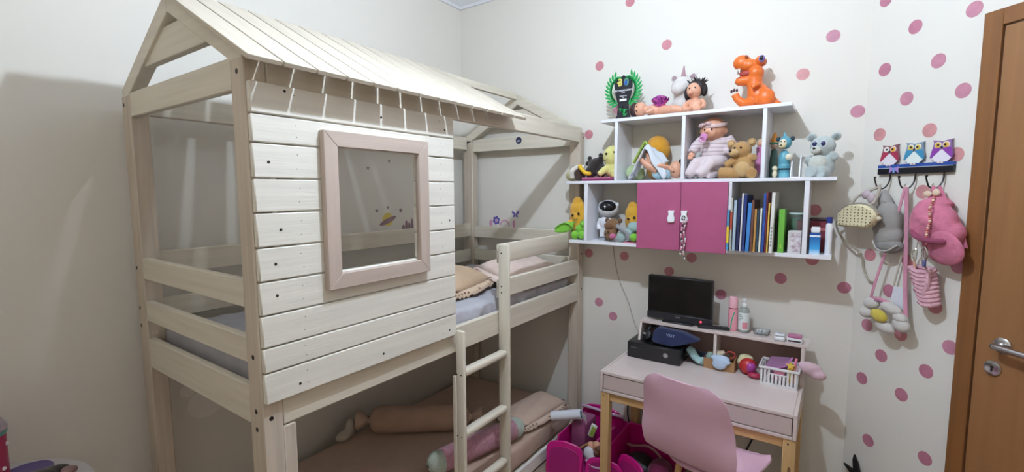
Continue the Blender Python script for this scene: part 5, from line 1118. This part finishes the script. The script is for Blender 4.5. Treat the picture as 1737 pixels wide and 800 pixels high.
for u in HK:
    pts = bez([ch(u+0.017,1.6165,0.010), ch(u+0.017,1.585,0.014), ch(u+0.012,1.562,0.026), ch(u,1.556,0.034), ch(u-0.012,1.564,0.040), ch(u-0.018,1.592,0.046), ch(u-0.018,1.602,0.047)], 6)
    hk = part('hook', MB().tube(pts, 0.0030, 8), WIRE, rack)
    part('hook_tip', MB().ell(ch(u-0.018,1.604,0.047), 0.005), WIRE, hk)

# ------------------------------------------------------------------ hanging things
def cell(u, z, off, r, rot=0.0): return (tuple(ch(u, z, off)), r, (0, 0, -PI/4+0)) if not rot else (tuple(ch(u, z, off)), r, (0, 0, -PI/4))
def ctube(pts, r, seg=8, flat=1.0, n=5): return MB().tube(bez([ch(*p) for p in pts], n), r, seg, flat=flat)
gc = thing('baseball_hat', 'grey cloth cap hanging behind the dotted handbag on the left hook', 'cap', tuple(ch(0.17,1.36,0.02)))
part('crown', blob([cell(0.165,1.42,0.040,(0.062,0.036,0.085)), cell(0.175,1.36,0.038,(0.060,0.034,0.055))], [([ch(0.150,1.50,0.035),ch(0.143,1.552,0.033)],[0.03,0.008])]), cloth('#9a9590', 0.1), gc, voxel=0.006)
part('visor', blob([cell(0.185,1.318,0.040,(0.058,0.030,0.034))]), cloth('#8e8a86', 0.08), gc)
part('visor_hem', ctube([(0.130,1.335,0.064),(0.16,1.302,0.072),(0.20,1.298,0.070),(0.237,1.325,0.060)], 0.0035), cloth('#b3aea8'), gc)
hb = thing('dotted_handbag', 'cream handbag with brown polka dots hanging from the left hook', 'handbag', tuple(ch(0.095,1.40,0.09)))
def bagshape(off0, off1, k=1.0):
    out = [(-0.088,-0.040),(-0.080,-0.048),(0.055,-0.047),(0.078,-0.030),(0.095,0.000),(0.090,0.022),(0.062,0.044),(0.020,0.055),(-0.030,0.050),(-0.070,0.030),(-0.090,0.000)]
    return MB().prism([(-p[0]*k, p[1]*k) for p in out][::-1], ch(0.092,1.436,off0), -CU, ZA, -(off1-off0), 0.008)
part('bag_body', bagshape(0.085, 0.125), dots_mat('#d9cfa9', '#6d5a44', 78, 0.26), hb)
part('zip_band', ctube([(0.008,1.448,0.106),(0.03,1.472,0.106),(0.08,1.489,0.106),(0.13,1.487,0.106),(0.17,1.470,0.106),(0.186,1.448,0.106)], 0.007), mat('#8f8678', rough=0.5), hb)
for u, z_ in ((0.002,1.440),(0.190,1.432)): part('strap_ring', MB().ell(ch(u,z_,0.106),(0.010,0.010,0.010)), mat('#c9bea4', rough=0.4), hb)
part('handle', ctube([(0.055,1.487,0.106),(0.070,1.525,0.085),(0.105,1.552,0.055),(0.122,1.562,0.036),(0.140,1.545,0.06),(0.150,1.50,0.09),(0.140,1.486,0.106)], 0.006), mat('#aaa092', rough=0.5), hb)
part('strap', ctube([(0.002,1.432,0.106),(-0.02,1.40,0.10),(-0.018,1.35,0.08),(0.01,1.30,0.05),(0.045,1.265,0.025),(0.052,1.20,0.015),(0.080,1.150,0.012),(0.105,1.145,0.012)], 0.0042), mat('#a59c88', rough=0.5), hb)
part('strap_buckle', MB().obox(ch(0.040,1.270,0.03),(0.018,0.006,0.014),(0,0.6,-PI/4),0.002), mat('#c9c2b0', metal=0.6, rough=0.3), hb)
part('keyring_pouch', blob([cell(0.100,1.530,0.075,(0.022,0.014,0.020)), cell(0.128,1.515,0.08,(0.018,0.012,0.024))]), mat('#b9a6ac', rough=0.5), hb, label='small pinkish charm at the handle')
# flower bag on pink strap
fb = thing('flower_bag', 'white flower shaped bag with yellow centre hanging on a long pink strap', 'bag', tuple(ch(0.21,1.02,0.06)))
ST = cloth('#cf8ea2', 0.08)
def band(pts, w, t=0.003, n=6):
    P = bez([ch(*p) for p in pts], n)
    return MB().loft([[p+CU*w*0.5, p+CU*w*0.5+CN*t, p-CU*w*0.5+CN*t, p-CU*w*0.5] for p in P])
part('strap', band([(0.232,1.562,0.036),(0.215,1.46,0.040),(0.185,1.32,0.045),(0.150,1.17,0.05),(0.135,1.085,0.055)], 0.011), ST, fb)
part('strap', band([(0.236,1.562,0.036),(0.244,1.46,0.034),(0.250,1.30,0.030),(0.258,1.16,0.03),(0.282,1.04,0.045)], 0.016), ST, fb)
WF_ = fur('#d9d2cb', 0.06)
fc = (0.205, 1.022)
for i, (du, dz, ru, rz_) in enumerate([(-0.062,0.040,0.036,0.025),(0.030,0.040,0.046,0.022),(-0.082,-0.005,0.032,0.024),(0.075,-0.018,0.036,0.028),(0.005,-0.045,0.044,0.026),(0.07,0.01,0.03,0.02)]):
    part('petal', MB().ell(ch(fc[0]+du,fc[1]+dz,0.060+0.004*(i%2)), (ru,0.020,rz_), (0,0.25 if du>0 else -0.15,-PI/4)), WF_, fb)
part('flower_centre', MB().ell(ch(fc[0]-0.012,fc[1],0.076),(0.038,0.016,0.026),(0,0.25,-PI/4)), fur('#d9c24a',0.06), fb)
part('zip_band', ctube([(0.145,1.085,0.058),(0.19,1.088,0.062),(0.24,1.070,0.060),(0.288,1.035,0.052)], 0.008), ST, fb)
part('zip_line', ctube([(0.15,1.078,0.066),(0.19,1.080,0.070),(0.24,1.062,0.068),(0.285,1.028,0.060)], 0.003), mat('#9a6a86'), fb)
tg = thing('white_tag', 'white card tag on a pale cord hanging beside the pink strap', 'tag', tuple(ch(0.24,1.09,0.03)))
part('card', MB().hexa([ch(0.198,1.085,0.024),ch(0.270,1.050,0.024),ch(0.270,1.050,0.027),ch(0.198,1.085,0.027),ch(0.206,1.148,0.024),ch(0.262,1.148,0.024),ch(0.262,1.148,0.027),ch(0.206,1.148,0.027)]), mat('#dcdce2', rough=0.6), tg)
part('cord', ctube([(0.240,1.562,0.034),(0.243,1.45,0.028),(0.228,1.30,0.022),(0.203,1.146,0.024)], 0.0035), mat('#c3bba9'), tg)
# pink cap
pc_ = thing('baseball_hat', 'pink fabric cap hanging by its strap from the right hook', 'cap', tuple(ch(0.37,1.41,0.04)))
PK = mat('#c9738c', rough=0.9, bump=1.0, bscale=38, var=0.14, vscale=30, sheen=0.1)
cap = blob([cell(0.365,1.425,0.055,(0.088,0.050,0.075)), cell(0.350,1.46,0.055,(0.06,0.045,0.06)), cell(0.40,1.39,0.05,(0.07,0.045,0.06))], [([ch(0.375,1.48,0.04),ch(0.350,1.53,0.036),ch(0.340,1.566,0.036)],[0.045,0.022,0.006])])
for v in cap.bm.verts: v.co += CN*0.004*math.sin(v.co.z*90+v.co.x*60)
part('crown', cap, PK, pc_, voxel=0.006)
part('inner_band', MB().tube(bez([ch(0.312,1.395,0.085),ch(0.345,1.372,0.100),ch(0.395,1.362,0.108),ch(0.445,1.362,0.095)],6),[0.006]+[0.013]*17+[0.006],10,flat=0.8), cloth('#8f3f5c', 0.2), pc_)
part('visor', MB().ell(ch(0.418,1.338,0.075),(0.078,0.016,0.066),(0.22,0.35,-PI/4),24,14), PK, pc_)
part('strap_tail', band([(0.360,1.565,0.034),(0.40,1.50,0.045),(0.445,1.42,0.04),(0.468,1.34,0.035)], 0.012), PK, pc_)
kc = thing('bead_chain', 'pink bead chain with silver clasps hanging in front of the pink cap', 'chain', tuple(ch(0.345,1.36,0.118)))
for i in range(24):
    z_ = 1.545-0.0085*i; off = 0.045+min(1, i/7)*0.066
    part('bead', MB().ell(ch(0.352+0.045*min(1, i/7)+0.003*math.sin(i*0.6)-0.0004*i, z_, off), (0.0048,0.0048,0.0052), seg=8, ring=6), mat(['#d38f86','#e2c3a9','#b95f62'][i%3], rough=0.25), kc)
part('bow_charm', blob([cell(0.340,1.535,0.062,(0.016,0.006,0.012)), cell(0.370,1.540,0.062,(0.014,0.006,0.014))]), mat('#d9bfa8', rough=0.4), kc)
part('clasp', MB().tube(bez([ch(0.387,1.338,0.112),ch(0.378,1.322,0.112),ch(0.383,1.296,0.112),ch(0.392,1.290,0.112),ch(0.397,1.315,0.112),ch(0.387,1.338,0.112)],4), 0.004, 8), CHROME, kc)
part('charm', MB().obox(ch(0.388,1.276,0.112),(0.012,0.010,0.030),(0,0,-PI/4),0.003), mat('#5f5f8a', rough=0.3), kc)
# skipping rope
jr = thing('skipping_rope', 'coiled pale pink rope bundle hanging below the pink cap', 'rope', tuple(ch(0.330,1.19,0.05)))
RP = mat('#dba9b4', rough=0.85, bump=0.8, bscale=220, var=0.15, vscale=60)
for i in range(9):
    zc = 1.238-0.0155*i
    c0 = 0.325+0.0045*i
    w_ = 0.050-0.0018*i
    pts = [ch(c0-w_,zc+0.006*math.sin(i*2.1),0.040), ch(c0-w_*0.5,zc+0.002,0.060), ch(c0,zc-0.006,0.066), ch(c0+w_*0.6,zc-0.004,0.062), ch(c0+w_,zc+0.005,0.046), ch(c0+w_*0.6,zc+0.006,0.030), ch(c0-w_*0.5,zc+0.008,0.028), ch(c0-w_,zc+0.006*math.sin(i*2.1),0.040)]
    part('rope_coil', MB().tube(bez(pts,5), 0.0085, 8), RP, jr)
part('rope_tail', ctube([(0.365,1.245,0.06),(0.372,1.20,0.068),(0.362,1.15,0.066),(0.358,1.105,0.06)], 0.0085), RP, jr)
part('clip', ctube([(0.298,1.318,0.045),(0.288,1.30,0.048),(0.294,1.272,0.05),(0.304,1.275,0.05),(0.302,1.31,0.046),(0.298,1.318,0.045)], 0.004), mat('#c9c9b4', metal=0.7, rough=0.3), jr)
part('cord', ctube([(0.300,1.272,0.05),(0.305,1.250,0.052),(0.31,1.235,0.055)], 0.004), mat('#d9a58c'), jr)
part('cord', ctube([(0.330,1.565,0.036),(0.305,1.45,0.02),(0.296,1.318,0.04)], 0.002), mat('#c9b0a0'), jr)
part('cord', ctube([(0.358,1.250,0.062),(0.370,1.258,0.085),(0.386,1.262,0.105)], 0.003), mat('#b9b0a0'), jr)

# ------------------------------------------------------------------ rabbit cut-out at the wall foot
rb = thing('rabbit_figure', 'black rabbit silhouette with two pointed ears at foot of the diagonal wall', 'figure', tuple(ch(0.085,0.0,0.02)))
RBM = mat('#0e0d0f', rough=0.6)
hs = [(-0.060,0.0),(0.060,0.0),(0.070,0.06),(0.062,0.13),(0.040,0.175),(0.046,0.205),(0.040,0.235),(0.015,0.252),(-0.010,0.250),(-0.030,0.230),(-0.034,0.200),(-0.022,0.172),(-0.050,0.12),(-0.066,0.06)]
part('silhouette', MB().prism([(-p[0], p[1]) for p in hs][::-1], ch(0.085,0.002,0.010), -CU, ZA, -0.012, 0.002), RBM, rb)
for (b0, b1, tip) in (((-0.028,0.232),(-0.006,0.250),(-0.062,0.255)), ((-0.010,0.248),(0.022,0.250),(-0.012,0.325))):
    part('ear', MB().prism([(-b1[0],b1[1]),(-b0[0],b0[1]),(-(b0[0]*0.35+tip[0]*0.65)+0.005,b0[1]*0.35+tip[1]*0.65),(-tip[0],tip[1]),(-(b1[0]*0.35+tip[0]*0.65)-0.006,b1[1]*0.35+tip[1]*0.65)][::-1], ch(0.085,0.002,0.011), -CU, ZA, -0.010), RBM, rb)

# ------------------------------------------------------------------ round table in the near left corner
rt = thing('round_table', 'round white side table near the long wall at left foreground', 'table', (0.345,-2.53,0))
TZ = 0.66
part('tabletop', MB().lathe((0.345,-2.53,TZ-0.018), [(0.25,0),(0.264,0.003),(0.264,0.013),(0.258,0.018),(0.001,0.018)], 48), mat('#d9d4d6', rough=0.3), rt)
part('pedestal', MB().lathe((0.345,-2.53,0.02), [(0.030,0),(0.022,0.05),(0.022,TZ-0.06),(0.06,TZ-0.0385)], 20), mat('#d9d4d6', rough=0.3), rt)
part('foot', MB().lathe((0.345,-2.53,0), [(0.15,0),(0.15,0.006),(0.03,0.0195)], 32), mat('#d9d4d6', rough=0.3), rt)

cn = thing('candy_jar', 'raspberry red jar with glittery pale lid standing on the round white table', 'jar', (0.175,-2.485,TZ))
JR = mat('#b23a5c', rough=0.35)
part('jar_body', MB().lathe((0.175,-2.485,TZ), [(0.055,0.0005),(0.060,0.004),(0.060,0.135),(0.056,0.140),(0.001,0.140)], 32), JR, cn)
part('teal_ring', MB().lathe((0.175,-2.485,TZ+0.1405), [(0.062,0),(0.064,0.004),(0.062,0.012)], 32), mat('#5aa59c', rough=0.3), cn)
part('lid', MB().lathe((0.175,-2.485,TZ+0.153), [(0.064,0),(0.066,0.006),(0.060,0.020),(0.045,0.045),(0.030,0.060),(0.022,0.075),(0.001,0.085)], 32), mat('#b9a7b0', rough=0.3, var=0.3, vscale=120), cn)
for i in range(8):
    for zz in (0.035, 0.105):
        a_ = i*PI/4 + (0.4 if zz > 0.1 else 0)
        part('white_heart', MB().ell((0.175+0.060*math.cos(a_),-2.485+0.060*math.sin(a_),TZ+zz),(0.006,0.006,0.007),seg=8,ring=6), mat('#e8dfe4'), cn)
solo('purple_plate', MB().lathe((0.225,-2.395,TZ), [(0.05,0.0003),(0.062,0.004),(0.060,0.006),(0.045,0.0025),(0.001,0.002)], 28), mat('#5f4f86', rough=0.35), 'small purple plate beside the red jar on the round table', 'plate', (0.225,-2.395,TZ))
gl = thing('sunglasses_case', 'black shiny sunglasses case with brownish tip on the round table', 'case', (0.345,-2.375,TZ))
part('case_body', blob([((0.345,-2.40,TZ+0.020),(0.055,0.06,0.019)), ((0.325,-2.36,TZ+0.016),(0.04,0.05,0.015))]), mat('#1d171b', rough=0.2), gl, voxel=0.005)
part('tip', MB().ell((0.350,-2.325,TZ+0.014),(0.022,0.026,0.013)), mat('#8a6a68', rough=0.3), gl)

for o_, dy in ((d1,-0.015),(bw,-0.015),(un,0.010),(mk,0.015),(as_,0.014),(br,-0.012)): o_.location.y += dy
